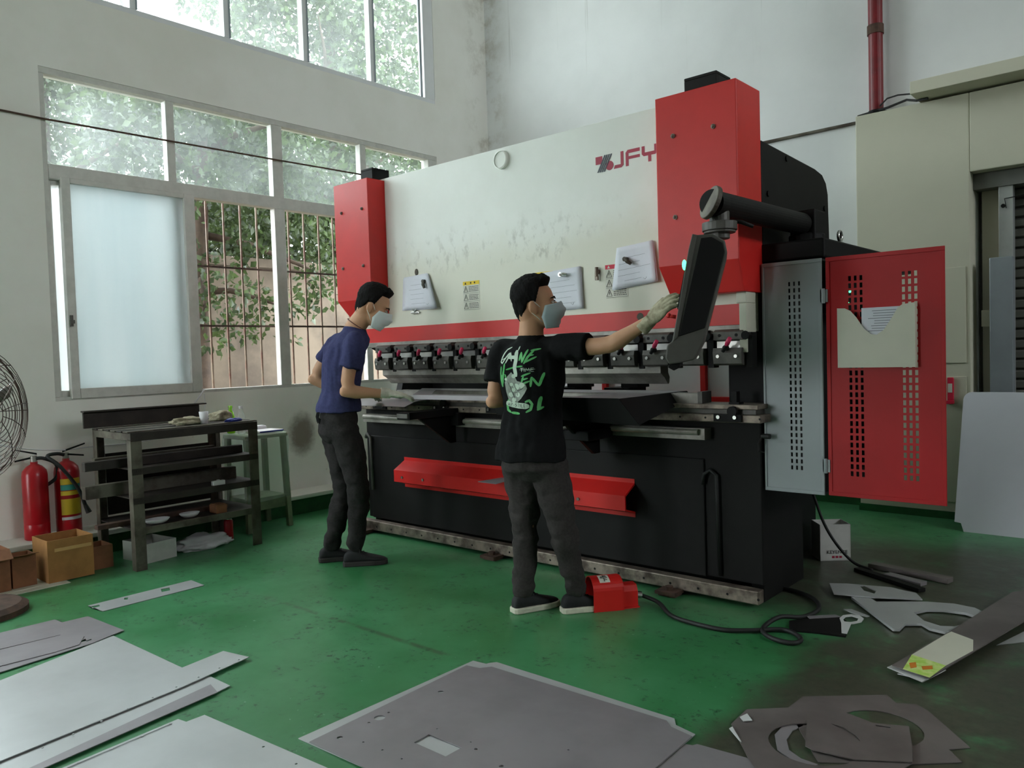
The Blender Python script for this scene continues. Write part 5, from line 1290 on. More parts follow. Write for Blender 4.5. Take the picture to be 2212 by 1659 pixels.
# ------------------------------------------------------------------ steel sheets and offcuts on the floor (metres)
SHEETS = [
    ('narrow grey steel strip with a square cutout on the green floor', 'sheet_light', 'steel_sheet', 0.0010, 0.0030, [[(-4.640, 1.668), (-4.466, 1.678), (-4.469, 2.257), (-4.642, 2.263)], [(-4.615, 2.063), (-4.599, 2.108), (-4.538, 2.084), (-4.545, 2.036)], [(-4.618, 1.856), (-4.609, 1.873), (-4.566, 1.852), (-4.584, 1.839)], [(-4.609, 1.671), (-4.605, 1.713), (-4.572, 1.707), (-4.565, 1.664)]]),
    ('big pale steel sheet at the bottom of the heap beside the fan', 'sheet_light', 'steel_sheet', 0.0010, 0.0030, [[(-3.678, 0.490), (-4.015, 1.552), (-3.203, 1.572), (-2.991, 0.576)]]),
    ('grey sheet with stepped edge second in the heap beside the fan', 'sheet_mid', 'steel_sheet', 0.0045, 0.0030, [[(-4.369, 0.704), (-4.439, 1.477), (-4.431, 1.590), (-4.043, 1.615), (-4.022, 1.551), (-3.983, 1.442), (-3.940, 1.045), (-3.870, 0.660)], [(-4.041, 1.436), (-4.048, 1.462), (-4.032, 1.458), (-4.026, 1.433)], [(-4.066, 1.403), (-4.071, 1.445), (-4.040, 1.438), (-4.041, 1.399)]]),
    ('dull grey corner sheet lying uppermost beside the round fan base', 'sheet_mid', 'steel_sheet', 0.0080, 0.0030, [[(-4.532, 0.733), (-4.511, 1.456), (-4.391, 1.465), (-4.108, 1.452), (-4.005, 1.392), (-3.995, 1.284), (-4.043, 0.677)], [(-4.255, 1.134), (-4.230, 1.386), (-4.221, 1.385), (-4.244, 1.131)]]),
    ('pale sheet with bolt holes under the long pointed sheet', 'sheet_light', 'steel_sheet', 0.0045, 0.0030, [[(-3.246, 1.578), (-3.146, 1.593), (-2.981, 1.596), (-2.968, 1.540), (-2.888, 0.749), (-2.837, 0.477), (-3.057, 0.485)]]),
    ('long pointed grey sheet sticking out to the right of the heap', 'sheet_light', 'steel_sheet', 0.0120, 0.0030, [[(-3.347, 1.766), (-3.183, 1.800), (-3.114, 1.462), (-3.021, 0.720), (-2.991, 0.473), (-3.160, 0.469), (-3.227, 0.845), (-3.236, 0.979), (-3.269, 1.025), (-3.240, 1.028), (-3.269, 1.307)], [(-3.186, 1.755), (-3.186, 1.756), (-3.187, 1.758), (-3.189, 1.759), (-3.191, 1.759), (-3.193, 1.759), (-3.194, 1.758), (-3.195, 1.756), (-3.195, 1.755), (-3.195, 1.753), (-3.194, 1.751), (-3.193, 1.750), (-3.191, 1.750), (-3.189, 1.750), (-3.187, 1.751), (-3.186, 1.753)], [(-3.168, 1.653), (-3.169, 1.655), (-3.170, 1.656), (-3.171, 1.657), (-3.173, 1.658), (-3.175, 1.657), (-3.176, 1.656), (-3.177, 1.655), (-3.177, 1.653), (-3.177, 1.652), (-3.176, 1.650), (-3.175, 1.649), (-3.173, 1.649), (-3.171, 1.649), (-3.170, 1.650), (-3.169, 1.652)], [(-3.147, 1.549), (-3.147, 1.550), (-3.148, 1.552), (-3.150, 1.553), (-3.151, 1.553), (-3.153, 1.553), (-3.155, 1.552), (-3.156, 1.550), (-3.156, 1.549), (-3.156, 1.547), (-3.155, 1.545), (-3.153, 1.545), (-3.151, 1.544), (-3.150, 1.545), (-3.148, 1.545), (-3.147, 1.547)], [(-3.127, 1.444), (-3.127, 1.445), (-3.128, 1.447), (-3.130, 1.448), (-3.131, 1.448), (-3.133, 1.448), (-3.134, 1.447), (-3.135, 1.445), (-3.136, 1.444), (-3.135, 1.442), (-3.134, 1.441), (-3.133, 1.440), (-3.131, 1.439), (-3.130, 1.440), (-3.128, 1.441), (-3.127, 1.442)], [(-3.104, 1.337), (-3.104, 1.339), (-3.105, 1.340), (-3.107, 1.341), (-3.108, 1.342), (-3.110, 1.341), (-3.111, 1.340), (-3.112, 1.339), (-3.112, 1.337), (-3.112, 1.336), (-3.111, 1.334), (-3.110, 1.333), (-3.108, 1.333), (-3.107, 1.333), (-3.105, 1.334), (-3.104, 1.336)], [(-3.083, 1.232), (-3.083, 1.233), (-3.084, 1.235), (-3.085, 1.236), (-3.087, 1.236), (-3.088, 1.236), (-3.090, 1.235), (-3.090, 1.233), (-3.091, 1.232), (-3.090, 1.230), (-3.090, 1.229), (-3.088, 1.228), (-3.087, 1.228), (-3.085, 1.228), (-3.084, 1.229), (-3.083, 1.230)], [(-3.059, 1.126), (-3.059, 1.128), (-3.060, 1.129), (-3.061, 1.130), (-3.063, 1.130), (-3.064, 1.130), (-3.065, 1.129), (-3.066, 1.128), (-3.066, 1.126), (-3.066, 1.125), (-3.065, 1.124), (-3.064, 1.123), (-3.063, 1.122), (-3.061, 1.123), (-3.060, 1.124), (-3.059, 1.125)], [(-3.034, 1.020), (-3.034, 1.022), (-3.035, 1.023), (-3.036, 1.024), (-3.038, 1.024), (-3.039, 1.024), (-3.040, 1.023), (-3.041, 1.022), (-3.042, 1.020), (-3.041, 1.019), (-3.040, 1.018), (-3.039, 1.017), (-3.038, 1.016), (-3.036, 1.017), (-3.035, 1.018), (-3.034, 1.019)], [(-3.014, 0.915), (-3.014, 0.916), (-3.015, 0.917), (-3.016, 0.918), (-3.017, 0.918), (-3.019, 0.918), (-3.020, 0.917), (-3.021, 0.916), (-3.021, 0.915), (-3.021, 0.913), (-3.020, 0.912), (-3.019, 0.911), (-3.017, 0.911), (-3.016, 0.911), (-3.015, 0.912), (-3.014, 0.913)]]),
    ('thin strip of sheet along the lower edge of the heap', 'sheet_mid', 'steel_sheet', 0.0080, 0.0030, [[(-3.052, 1.549), (-2.956, 1.528), (-2.849, 0.738), (-2.808, 0.493), (-2.842, 0.500), (-2.887, 0.749)]]),
    ('pale steel sheet with a clipped corner at the bottom of the picture', 'sheet_light', 'steel_sheet', 0.0010, 0.0030, [[(-2.820, 1.402), (-2.821, 1.331), (-2.868, 1.323), (-2.823, 0.808), (-2.193, 0.886), (-1.970, 1.475)], [(-2.416, 1.407), (-2.416, 1.409), (-2.417, 1.411), (-2.419, 1.412), (-2.421, 1.412), (-2.423, 1.412), (-2.424, 1.411), (-2.425, 1.409), (-2.426, 1.407), (-2.425, 1.405), (-2.424, 1.404), (-2.423, 1.403), (-2.421, 1.402), (-2.419, 1.403), (-2.417, 1.404), (-2.416, 1.405)], [(-2.226, 1.412), (-2.226, 1.414), (-2.227, 1.416), (-2.229, 1.417), (-2.230, 1.417), (-2.232, 1.417), (-2.234, 1.416), (-2.235, 1.414), (-2.235, 1.412), (-2.235, 1.411), (-2.234, 1.409), (-2.232, 1.408), (-2.230, 1.408), (-2.229, 1.408), (-2.227, 1.409), (-2.226, 1.411)]]),
    ('bright blank sheet lying on the clipped-corner sheet', 'sheet_light', 'steel_sheet', 0.0045, 0.0030, [[(-2.848, 1.316), (-2.814, 1.327), (-2.729, 1.334), (-2.229, 1.376), (-2.208, 0.893), (-2.803, 0.815)], [(-2.844, 1.287), (-2.844, 1.289), (-2.845, 1.290), (-2.847, 1.292), (-2.849, 1.292), (-2.851, 1.292), (-2.853, 1.290), (-2.854, 1.289), (-2.854, 1.287), (-2.854, 1.285), (-2.853, 1.283), (-2.851, 1.282), (-2.849, 1.281), (-2.847, 1.282), (-2.845, 1.283), (-2.844, 1.285)], [(-2.832, 1.177), (-2.832, 1.179), (-2.833, 1.180), (-2.835, 1.181), (-2.837, 1.182), (-2.839, 1.181), (-2.841, 1.180), (-2.842, 1.179), (-2.842, 1.177), (-2.842, 1.175), (-2.841, 1.173), (-2.839, 1.172), (-2.837, 1.172), (-2.835, 1.172), (-2.833, 1.173), (-2.832, 1.175)], [(-2.824, 1.067), (-2.824, 1.069), (-2.825, 1.071), (-2.827, 1.072), (-2.829, 1.072), (-2.830, 1.072), (-2.832, 1.071), (-2.833, 1.069), (-2.834, 1.067), (-2.833, 1.065), (-2.832, 1.064), (-2.830, 1.062), (-2.829, 1.062), (-2.827, 1.062), (-2.825, 1.064), (-2.824, 1.065)], [(-2.816, 0.960), (-2.817, 0.962), (-2.818, 0.963), (-2.819, 0.964), (-2.821, 0.965), (-2.823, 0.964), (-2.825, 0.963), (-2.826, 0.962), (-2.826, 0.960), (-2.826, 0.958), (-2.825, 0.956), (-2.823, 0.955), (-2.821, 0.955), (-2.819, 0.955), (-2.818, 0.956), (-2.817, 0.958)]]),
    ('pale underlying sheet of the large centre pair on the floor', 'sheet_light', 'steel_sheet', 0.0010, 0.0030, [[(-2.376, 1.517), (-2.367, 2.391), (-2.297, 2.399), (-2.293, 2.414), (-2.274, 2.441), (-1.413, 2.442), (-1.385, 2.402), (-1.299, 2.383), (-1.277, 1.580)], [(-2.262, 1.607), (-2.263, 1.611), (-2.266, 1.615), (-2.270, 1.617), (-2.274, 1.618), (-2.278, 1.617), (-2.282, 1.615), (-2.285, 1.611), (-2.286, 1.607), (-2.285, 1.602), (-2.282, 1.598), (-2.278, 1.596), (-2.274, 1.595), (-2.270, 1.596), (-2.266, 1.598), (-2.263, 1.602)]]),
    ('large grey sheet with a rectangular cutout and round holes in front', 'sheet_mid', 'steel_sheet', 0.0055, 0.0030, [[(-2.346, 2.329), (-2.281, 2.341), (-2.250, 2.383), (-1.423, 2.404), (-1.386, 2.372), (-1.297, 2.356), (-1.273, 1.562), (-2.316, 1.521)], [(-2.024, 1.812), (-1.867, 1.818), (-1.868, 1.743), (-2.022, 1.742)], [(-2.242, 1.788), (-2.243, 1.794), (-2.245, 1.799), (-2.248, 1.803), (-2.253, 1.806), (-2.258, 1.808), (-2.263, 1.809), (-2.268, 1.808), (-2.273, 1.806), (-2.277, 1.803), (-2.281, 1.799), (-2.283, 1.794), (-2.284, 1.788), (-2.283, 1.783), (-2.281, 1.778), (-2.277, 1.774), (-2.273, 1.770), (-2.268, 1.768), (-2.263, 1.768), (-2.258, 1.768), (-2.253, 1.770), (-2.248, 1.774), (-2.245, 1.778), (-2.243, 1.783)], [(-2.231, 2.080), (-2.232, 2.084), (-2.234, 2.087), (-2.236, 2.090), (-2.240, 2.091), (-2.243, 2.092), (-2.247, 2.091), (-2.250, 2.090), (-2.253, 2.087), (-2.255, 2.084), (-2.255, 2.080), (-2.255, 2.076), (-2.253, 2.073), (-2.250, 2.070), (-2.247, 2.069), (-2.243, 2.068), (-2.240, 2.069), (-2.236, 2.070), (-2.234, 2.073), (-2.232, 2.076)], [(-2.245, 1.605), (-2.246, 1.608), (-2.247, 1.611), (-2.249, 1.614), (-2.252, 1.615), (-2.256, 1.616), (-2.259, 1.615), (-2.262, 1.614), (-2.264, 1.611), (-2.266, 1.608), (-2.266, 1.605), (-2.266, 1.602), (-2.264, 1.599), (-2.262, 1.597), (-2.259, 1.595), (-2.256, 1.594), (-2.252, 1.595), (-2.249, 1.597), (-2.247, 1.599), (-2.246, 1.602)], [(-1.816, 1.839), (-1.816, 1.842), (-1.818, 1.844), (-1.820, 1.845), (-1.822, 1.846), (-1.824, 1.845), (-1.826, 1.844), (-1.828, 1.842), (-1.828, 1.839), (-1.828, 1.837), (-1.826, 1.835), (-1.824, 1.834), (-1.822, 1.833), (-1.820, 1.834), (-1.818, 1.835), (-1.816, 1.837)], [(-1.673, 1.811), (-1.674, 1.814), (-1.675, 1.816), (-1.678, 1.818), (-1.681, 1.819), (-1.684, 1.818), (-1.687, 1.816), (-1.689, 1.814), (-1.689, 1.811), (-1.689, 1.807), (-1.687, 1.805), (-1.684, 1.803), (-1.681, 1.802), (-1.678, 1.803), (-1.675, 1.805), (-1.674, 1.807)], [(-2.262, 1.836), (-2.263, 1.838), (-2.264, 1.840), (-2.266, 1.841), (-2.268, 1.841), (-2.270, 1.841), (-2.271, 1.840), (-2.272, 1.838), (-2.273, 1.836), (-2.272, 1.834), (-2.271, 1.832), (-2.270, 1.831), (-2.268, 1.831), (-2.266, 1.831), (-2.264, 1.832), (-2.263, 1.834)], [(-2.257, 1.739), (-2.258, 1.741), (-2.259, 1.742), (-2.260, 1.743), (-2.262, 1.744), (-2.264, 1.743), (-2.266, 1.742), (-2.267, 1.741), (-2.267, 1.739), (-2.267, 1.737), (-2.266, 1.735), (-2.264, 1.734), (-2.262, 1.734), (-2.260, 1.734), (-2.259, 1.735), (-2.258, 1.737)], [(-2.064, 1.641), (-2.065, 1.643), (-2.065, 1.644), (-2.067, 1.645), (-2.068, 1.645), (-2.070, 1.645), (-2.071, 1.644), (-2.072, 1.643), (-2.072, 1.641), (-2.072, 1.640), (-2.071, 1.638), (-2.070, 1.637), (-2.068, 1.637), (-2.067, 1.637), (-2.065, 1.638), (-2.065, 1.640)], [(-2.159, 1.636), (-2.159, 1.637), (-2.160, 1.638), (-2.161, 1.639), (-2.163, 1.640), (-2.165, 1.639), (-2.166, 1.638), (-2.167, 1.637), (-2.167, 1.636), (-2.167, 1.634), (-2.166, 1.633), (-2.165, 1.632), (-2.163, 1.631), (-2.161, 1.632), (-2.160, 1.633), (-2.159, 1.634)], [(-1.968, 1.643), (-1.968, 1.645), (-1.969, 1.646), (-1.970, 1.647), (-1.972, 1.647), (-1.973, 1.647), (-1.974, 1.646), (-1.975, 1.645), (-1.976, 1.643), (-1.975, 1.642), (-1.974, 1.641), (-1.973, 1.640), (-1.972, 1.640), (-1.970, 1.640), (-1.969, 1.641), (-1.968, 1.642)], [(-1.569, 2.024), (-1.570, 2.026), (-1.570, 2.027), (-1.572, 2.028), (-1.573, 2.028), (-1.575, 2.028), (-1.576, 2.027), (-1.577, 2.026), (-1.577, 2.024), (-1.577, 2.023), (-1.576, 2.021), (-1.575, 2.021), (-1.573, 2.020), (-1.572, 2.021), (-1.570, 2.021), (-1.570, 2.023)], [(-2.028, 1.859), (-2.028, 1.860), (-2.029, 1.861), (-2.030, 1.862), (-2.031, 1.862), (-2.033, 1.862), (-2.034, 1.861), (-2.034, 1.860), (-2.035, 1.859), (-2.034, 1.857), (-2.034, 1.856), (-2.033, 1.856), (-2.031, 1.855), (-2.030, 1.856), (-2.029, 1.856), (-2.028, 1.857)], [(-1.865, 1.863), (-1.866, 1.864), (-1.866, 1.865), (-1.867, 1.866), (-1.869, 1.866), (-1.870, 1.866), (-1.871, 1.865), (-1.871, 1.864), (-1.872, 1.863), (-1.871, 1.862), (-1.871, 1.861), (-1.870, 1.860), (-1.869, 1.860), (-1.867, 1.860), (-1.866, 1.861), (-1.866, 1.862)]]),
    ('worn sheet corner showing between the centre pair and the round cutouts', 'sheet_mid', 'steel_sheet', 0.0010, 0.0030, [[(-1.293, 2.303), (-1.270, 2.309), (-1.262, 2.326), (-1.055, 2.347), (-0.888, 2.225), (-1.203, 1.749), (-1.287, 2.069)]]),
    ('dark skeleton plate with a big round hole, rear of the round cutouts', 'sheet_dark', 'steel_sheet', 0.0010, 0.0030, [[(-1.122, 2.890), (-0.881, 3.092), (-0.833, 3.038), (-0.774, 3.074), (-0.727, 3.042), (-0.557, 2.843), (-0.608, 2.790), (-0.558, 2.727), (-0.676, 2.620), (-0.908, 2.456), (-1.129, 2.761)], [(-0.687, 2.807), (-0.690, 2.834), (-0.697, 2.859), (-0.710, 2.883), (-0.727, 2.903), (-0.748, 2.920), (-0.771, 2.933), (-0.797, 2.941), (-0.823, 2.943), (-0.850, 2.941), (-0.875, 2.933), (-0.899, 2.920), (-0.919, 2.903), (-0.936, 2.883), (-0.949, 2.859), (-0.957, 2.834), (-0.959, 2.807), (-0.957, 2.781), (-0.949, 2.755), (-0.936, 2.732), (-0.919, 2.711), (-0.899, 2.694), (-0.875, 2.681), (-0.850, 2.674), (-0.823, 2.671), (-0.797, 2.674), (-0.771, 2.681), (-0.748, 2.694), (-0.727, 2.711), (-0.710, 2.732), (-0.697, 2.755), (-0.690, 2.781)]]),
    ('dark skeleton plate with a round hole nearest the camera', 'sheet_dark', 'steel_sheet', 0.0060, 0.0030, [[(-1.232, 2.519), (-1.237, 2.655), (-1.122, 2.760), (-0.980, 2.851), (-0.851, 2.819), (-0.749, 2.866), (-0.695, 2.717), (-0.673, 2.619), (-0.686, 2.565), (-0.822, 2.361), (-0.978, 2.228), (-1.091, 2.341), (-1.154, 2.419)], [(-0.816, 2.553), (-0.819, 2.581), (-0.827, 2.607), (-0.840, 2.632), (-0.857, 2.653), (-0.879, 2.671), (-0.904, 2.684), (-0.930, 2.692), (-0.958, 2.695), (-0.986, 2.692), (-1.012, 2.684), (-1.037, 2.671), (-1.058, 2.653), (-1.076, 2.632), (-1.089, 2.607), (-1.097, 2.581), (-1.100, 2.553), (-1.097, 2.525), (-1.089, 2.498), (-1.076, 2.474), (-1.058, 2.452), (-1.037, 2.435), (-1.012, 2.421), (-0.986, 2.413), (-0.958, 2.411), (-0.930, 2.413), (-0.904, 2.421), (-0.879, 2.435), (-0.857, 2.452), (-0.840, 2.474), (-0.827, 2.498), (-0.819, 2.525)]]),
    ('grey crescent offcut inside the round hole of the nearest plate', 'sheet_mid', 'steel_sheet', 0.0010, 0.0030, [[(-1.086, 2.543), (-1.090, 2.633), (-1.063, 2.689), (-1.034, 2.668), (-1.050, 2.609), (-1.041, 2.534), (-1.008, 2.473), (-0.957, 2.444), (-0.902, 2.441), (-0.913, 2.413), (-0.966, 2.411), (-1.038, 2.450)]]),
    ('square dark plate with arc slits lying across the round hole', 'sheet_dark', 'steel_sheet', 0.0110, 0.0030, [[(-1.033, 2.698), (-0.837, 2.809), (-0.743, 2.854), (-0.699, 2.716), (-0.672, 2.615), (-0.817, 2.522), (-0.941, 2.503), (-0.970, 2.513)], [(-0.958, 2.716), (-0.915, 2.717), (-0.866, 2.687), (-0.839, 2.650), (-0.873, 2.674), (-0.921, 2.702)], [(-0.836, 2.801), (-0.793, 2.816), (-0.789, 2.804), (-0.832, 2.789)]]),
    ('small bright triangular clip beside the round cutouts, upper one', 'sheet_white', 'steel_sheet', 0.0120, 0.0030, [[(-1.225, 2.573), (-1.216, 2.613), (-1.180, 2.575), (-1.203, 2.552)]]),
    ('small bright triangular clip beside the round cutouts, lower one', 'sheet_white', 'steel_sheet', 0.0120, 0.0030, [[(-1.217, 2.472), (-1.214, 2.490), (-1.141, 2.407), (-1.156, 2.417)]]),
    ('ring-ended grey bracket plate with a large eye', 'sheet_light', 'steel_sheet', 0.0060, 0.0120, [[(-1.352, 4.156), (-1.289, 4.215), (-1.227, 4.150), (-1.028, 4.293), (-0.915, 4.335), (-0.823, 4.324), (-0.748, 4.255), (-0.724, 4.166), (-0.741, 4.030), (-0.787, 3.931), (-0.848, 3.886), (-0.923, 3.897), (-0.968, 3.942), (-1.027, 3.899), (-1.027, 3.809), (-1.052, 3.795)], [(-1.036, 4.083), (-0.998, 4.165), (-0.935, 4.205), (-0.844, 4.221), (-0.777, 4.185), (-0.802, 4.063), (-0.842, 3.985), (-0.892, 3.957), (-0.968, 3.988)]]),
    ('tapered pale plate with a slot behind the eyed bracket', 'sheet_light', 'steel_sheet', 0.0200, 0.0060, [[(-1.514, 4.303), (-1.433, 4.352), (-1.229, 4.414), (-1.156, 4.393), (-1.102, 4.388), (-1.048, 4.291), (-1.246, 4.193), (-1.431, 4.134)], [(-1.372, 4.352), (-1.352, 4.366), (-1.273, 4.309), (-1.266, 4.251), (-1.324, 4.273)]]),
    ('black tapered plate on the floor beside the loop of cable', 'machine_black', 'steel_sheet', 0.0010, 0.0080, [[(-1.477, 3.650), (-1.424, 3.736), (-1.302, 3.849), (-1.237, 3.778), (-1.198, 3.602), (-1.314, 3.576), (-1.431, 3.534)]]),
    ('small white ring-and-tail bracket on the black plate', 'sheet_white', 'steel_sheet', 0.0110, 0.0040, [[(-1.294, 3.809), (-1.294, 3.857), (-1.268, 3.895), (-1.234, 3.906), (-1.200, 3.865), (-1.196, 3.814), (-1.219, 3.770), (-1.226, 3.764), (-1.199, 3.624), (-1.222, 3.620), (-1.269, 3.756)], [(-1.276, 3.803), (-1.278, 3.845), (-1.258, 3.871), (-1.223, 3.861), (-1.215, 3.815), (-1.235, 3.781), (-1.261, 3.774)]]),
    ('bent pale scrap standing against the eyed bracket', 'sheet_light', 'steel_sheet', 0.0120, 0.0040, [[(-1.321, 3.947), (-1.289, 3.969), (-1.190, 3.917), (-1.197, 3.900), (-1.273, 3.918)]]),
    ('flat grey strip scrap lying over the black plate', 'sheet_mid', 'steel_sheet', 0.0110, 0.0030, [[(-1.431, 3.750), (-1.327, 3.849), (-1.297, 3.835), (-1.406, 3.724)]]),
    ('long sticker-ended sheet propped over the scrap at the dark floor', 'sheet_dark', 'steel_sheet', 0.0300, 0.0040, [[(-0.924, 3.318), (-0.833, 3.853), (-0.714, 4.652), (-0.612, 4.775), (-0.532, 4.536), (-0.777, 3.271)]]),
    ('thin bright strip under the sticker-ended sheet', 'sheet_white', 'steel_sheet', 0.0200, 0.0030, [[(-0.941, 3.313), (-0.885, 3.515), (-0.743, 3.513), (-0.797, 3.245)]]),
    ('white notched strip lowest under the sticker-ended sheet', 'sheet_white', 'steel_sheet', 0.0120, 0.0030, [[(-0.897, 3.290), (-0.834, 3.470), (-0.757, 3.441), (-0.800, 3.266), (-0.829, 3.288)]]),
    ('sheet corner at the picture edge beyond the sticker-ended sheet', 'sheet_light', 'steel_sheet', 0.0010, 0.0030, [[(-0.657, 3.879), (-0.586, 4.159), (-0.508, 4.238), (-0.492, 4.102)]]),
]
for lab, m_, nm, z_, th_, polys in SHEETS:
    tag(put(nm, outline_mesh(nm, polys, z_, th_), m_), lab, 'sheet metal')

st = put("sticker", outline_mesh("sticker", [[(-0.891, 3.477), (-0.756, 3.434), (-0.777, 3.273), (-0.879, 3.299)]], 0.0342, 0.0006), "label_green"); st["label"] = "yellow-green printed sticker"
STICKER_SPOTS = [[(-0.876, 3.376), (-0.857, 3.4), (-0.841, 3.348), (-0.857, 3.322)], [(-0.829, 3.369), (-0.797, 3.401), (-0.787, 3.366), (-0.816, 3.336)]]
PALE_END = [(-0.837, 3.807), (-0.826, 3.857), (-0.73, 3.803), (-0.705, 3.668), (-0.756, 3.434), (-0.891, 3.477)]
for pl in STICKER_SPOTS:
    o = put('sticker_picture', outline_mesh('sticker_picture', [pl], 0.0350, 0.0005), 'label_orange', st)
pe = put('pale_film', outline_mesh('pale_film', [PALE_END], 0.0341, 0.0003), 'pocket_cream')
# film and sticker belong to the propped sheet
host = [o for o in bpy.data.objects if o.get('label', '').startswith('long sticker-ended')][0]
for o in (st, pe): o.parent = host
def prop_bar(label, a, c, w, h, m_):
    a, c = Vector(a), Vector(c); d = (c-a).normalized(); s = V(-d.y, d.x, 0)*w/2
    mb = MB(); mb.prism([a-s, a+s, a+s+V(0, 0, h), a-s+V(0, 0, h)], c-a); tag(mb.build('steel_bar', m_, bevel=0.003), label, 'bar')
prop_bar('long grey box section lying farthest out beside the white carton', (-1.46, 4.845, 0.001), (-1.02, 4.755, 0.001), 0.07, 0.028, 'sheet_dark')
prop_bar('short bright bar in front of the grey box section', (-1.33, 4.69, 0.001), (-1.12, 4.62, 0.001), 0.06, 0.022, 'sheet_mid')
prop_bar('black bar tucked behind the tapered pale plate', (-1.50, 4.72, 0.001), (-1.10, 4.50, 0.001), 0.05, 0.02, 'machine_black')
# spacers that carry the propped sheet
# ------------------------------------------------------------------ foot pedal
fp = thing('foot_pedal', 'red hooded foot pedal switch under the worker\'s right shoe', 'pedal', (-2.28, 3.36, 0))
d_, s_ = V(0.62, 0.785, 0), V(0.785, -0.62, 0); c0 = V(-2.31, 3.345, 0)
def arch(r, hgt, n=12):
    pts = [s_*r+V(0, 0, 0)]
    for i in range(n+1):
        a_ = math.pi*i/n; pts.append(s_*r*math.cos(a_)+V(0, 0, hgt-r*0.75+r*0.75*math.sin(a_)))
    pts.append(-s_*r); return pts
outer, inner = arch(0.078, 0.165), arch(0.074, 0.161)
m = MB(); e0, e1 = c0-d_*0.10, c0+d_*0.055
m.prism([e0+p for p in outer]+[e0+p for p in reversed(inner)], e1-e0); hd = m.build('hood', 'machine_red', fp)
m = MB(); m.prism([c0+d_*0.05+p for p in arch(0.075, 0.162)], d_*0.012); m.build('hood_back', 'machine_red', fp)
m = MB(); m.prism([c0+d_*0.062+p for p in (s_*0.05, s_*0.05+V(0, 0, 0.085), s_*0.03+V(0, 0, 0.115), -s_*0.03+V(0, 0, 0.115), -s_*0.05+V(0, 0, 0.085), -s_*0.05)], d_*0.085); m.build('switch_box', 'machine_red', fp, 0.006)
m = MB(); m.prism([e0-s_*0.078, e0+s_*0.078, c0+d_*0.15+s_*0.06, c0+d_*0.15-s_*0.06], (0, 0, 0.006)); m.build('base_plate', 'machine_red', fp)
m = MB(); m.cyl(c0+d_*0.146+V(0, 0, 0.05), c0+d_*0.18+V(0, 0, 0.045), 0.018, seg=12); m.build('cable_gland', 'chrome', fp)
lab = MB()
def onhood(dd, k, lift):   # k: angle over the hood
    a_ = k; return c0+d_*dd+s_*(0.078+lift)*math.cos(a_)+V(0, 0, 0.165-0.078*0.75+(0.078*0.75+lift)*math.sin(a_))
rows = [[onhood(-0.06+0.055*j, 0.70+0.85*i/6, 0.001) for j in range(2)] for i in range(7)]
lab.loop(rows, False, False); lo = lab.build('label', 'label_white', hd)
ink = MB()
for a, c in (((-0.052, 1.15), (-0.014, 1.15)), ((-0.033, 0.82), (-0.033, 1.15)), ((-0.033, 1.04), (-0.018, 0.95)), ((-0.050, 1.28), (-0.016, 1.28)), ((-0.033, 1.28), (-0.033, 1.48)), ((-0.033, 1.38), (-0.020, 1.38))):
    ink.tube([onhood(a[0]+(c[0]-a[0])*i/4, a[1]+(c[1]-a[1])*i/4, 0.0022) for i in range(5)], 0.0017, 5)
ink.build('lettering', 'ink_black', lo)
CAB = [(-2.165, 3.51), (-2.10, 3.50), (-1.97, 3.385), (-1.85, 3.345), (-1.674, 3.343), (-1.56, 3.41), (-1.46, 3.50), (-1.39, 3.49), (-1.335, 3.43), (-1.35, 3.37), (-1.43, 3.36), (-1.50, 3.41), (-1.53, 3.49), (-1.50, 3.60), (-1.44, 3.73), (-1.42, 3.88), (-1.49, 4.02), (-1.62, 4.10), (-1.80, 4.12)]
def smooth_path(P, n=6):
    P = [Vector(p) for p in P]; out = []
    for i in range(len(P)-1):
        p0, p1, p2, p3 = P[max(i-1, 0)], P[i], P[i+1], P[min(i+2, len(P)-1)]
        for j in range(n):
            t = j/n; out.append(0.5*((2*p1)+(-p0+p2)*t+(2*p0-5*p1+4*p2-p3)*t*t+(-p0+3*p1-3*p2+p3)*t**3))
    out.append(P[-1]); return out
pts = [(x, y, 0.013) for x, y in CAB]; pts[0] = (-2.20, 3.485, 0.044); pts[1] = (-2.11, 3.505, 0.018)
for i in (10, 11, 12): pts[i] = (pts[i][0], pts[i][1], 0.016)
pts[13] = (pts[13][0], pts[13][1], 0.036)
m = MB(); m.tube(smooth_path(pts), 0.011, 8); tag(m.build('pedal_cable', 'rubber_black', smooth=True), 'thick black pedal cable looping across the green floor', 'cable')

# ------------------------------------------------------------------ white carton beside the machine
kb = thing('carton', 'open white carton with dark lettering beside the machine base', 'box', (-1.67, 4.93, 0))
a0, ax_, bx_ = V(-1.743, 4.807, 0), V(0.773, 0.634, 0)*0.185, V(-0.634, 0.773, 0)*0.15
hh = 0.225; w4 = (a0, a0+ax_, a0+ax_+bx_, a0+bx_)
cen = sum(w4, V(0, 0, 0))/4
for i in range(4):
    p, q = w4[i], w4[(i+1) % 4]; inn = (cen-(p+q)/2).normalized()*0.004
    m = MB(); m.prism([p, q, q+V(0, 0, hh), p+V(0, 0, hh)], inn); m.build('side_panel', 'white_box', kb)
m = MB(); m.prism(list(w4), (0, 0, 0.004)); m.build('bottom_panel', 'white_box', kb)
def text_mesh(body, size, ext=0.0004):
    cu = bpy.data.curves.new('lettering', 'FONT'); cu.body = body; cu.size = size; cu.extrude = ext; cu.align_x = 'CENTER'
    o = bpy.data.objects.new('lettering', cu); COL.objects.link(o)
    me = bpy.data.meshes.new_from_object(o.evaluated_get(bpy.context.evaluated_depsgraph_get())); bpy.data.objects.remove(o); return me
me = text_mesh('KEYENCE', 0.030)
xd = ax_.normalized(); nn = -bx_.normalized(); zc = V(0, 0, 1)
org = a0+ax_*0.55+V(0, 0, 0.045)+nn*0.0008
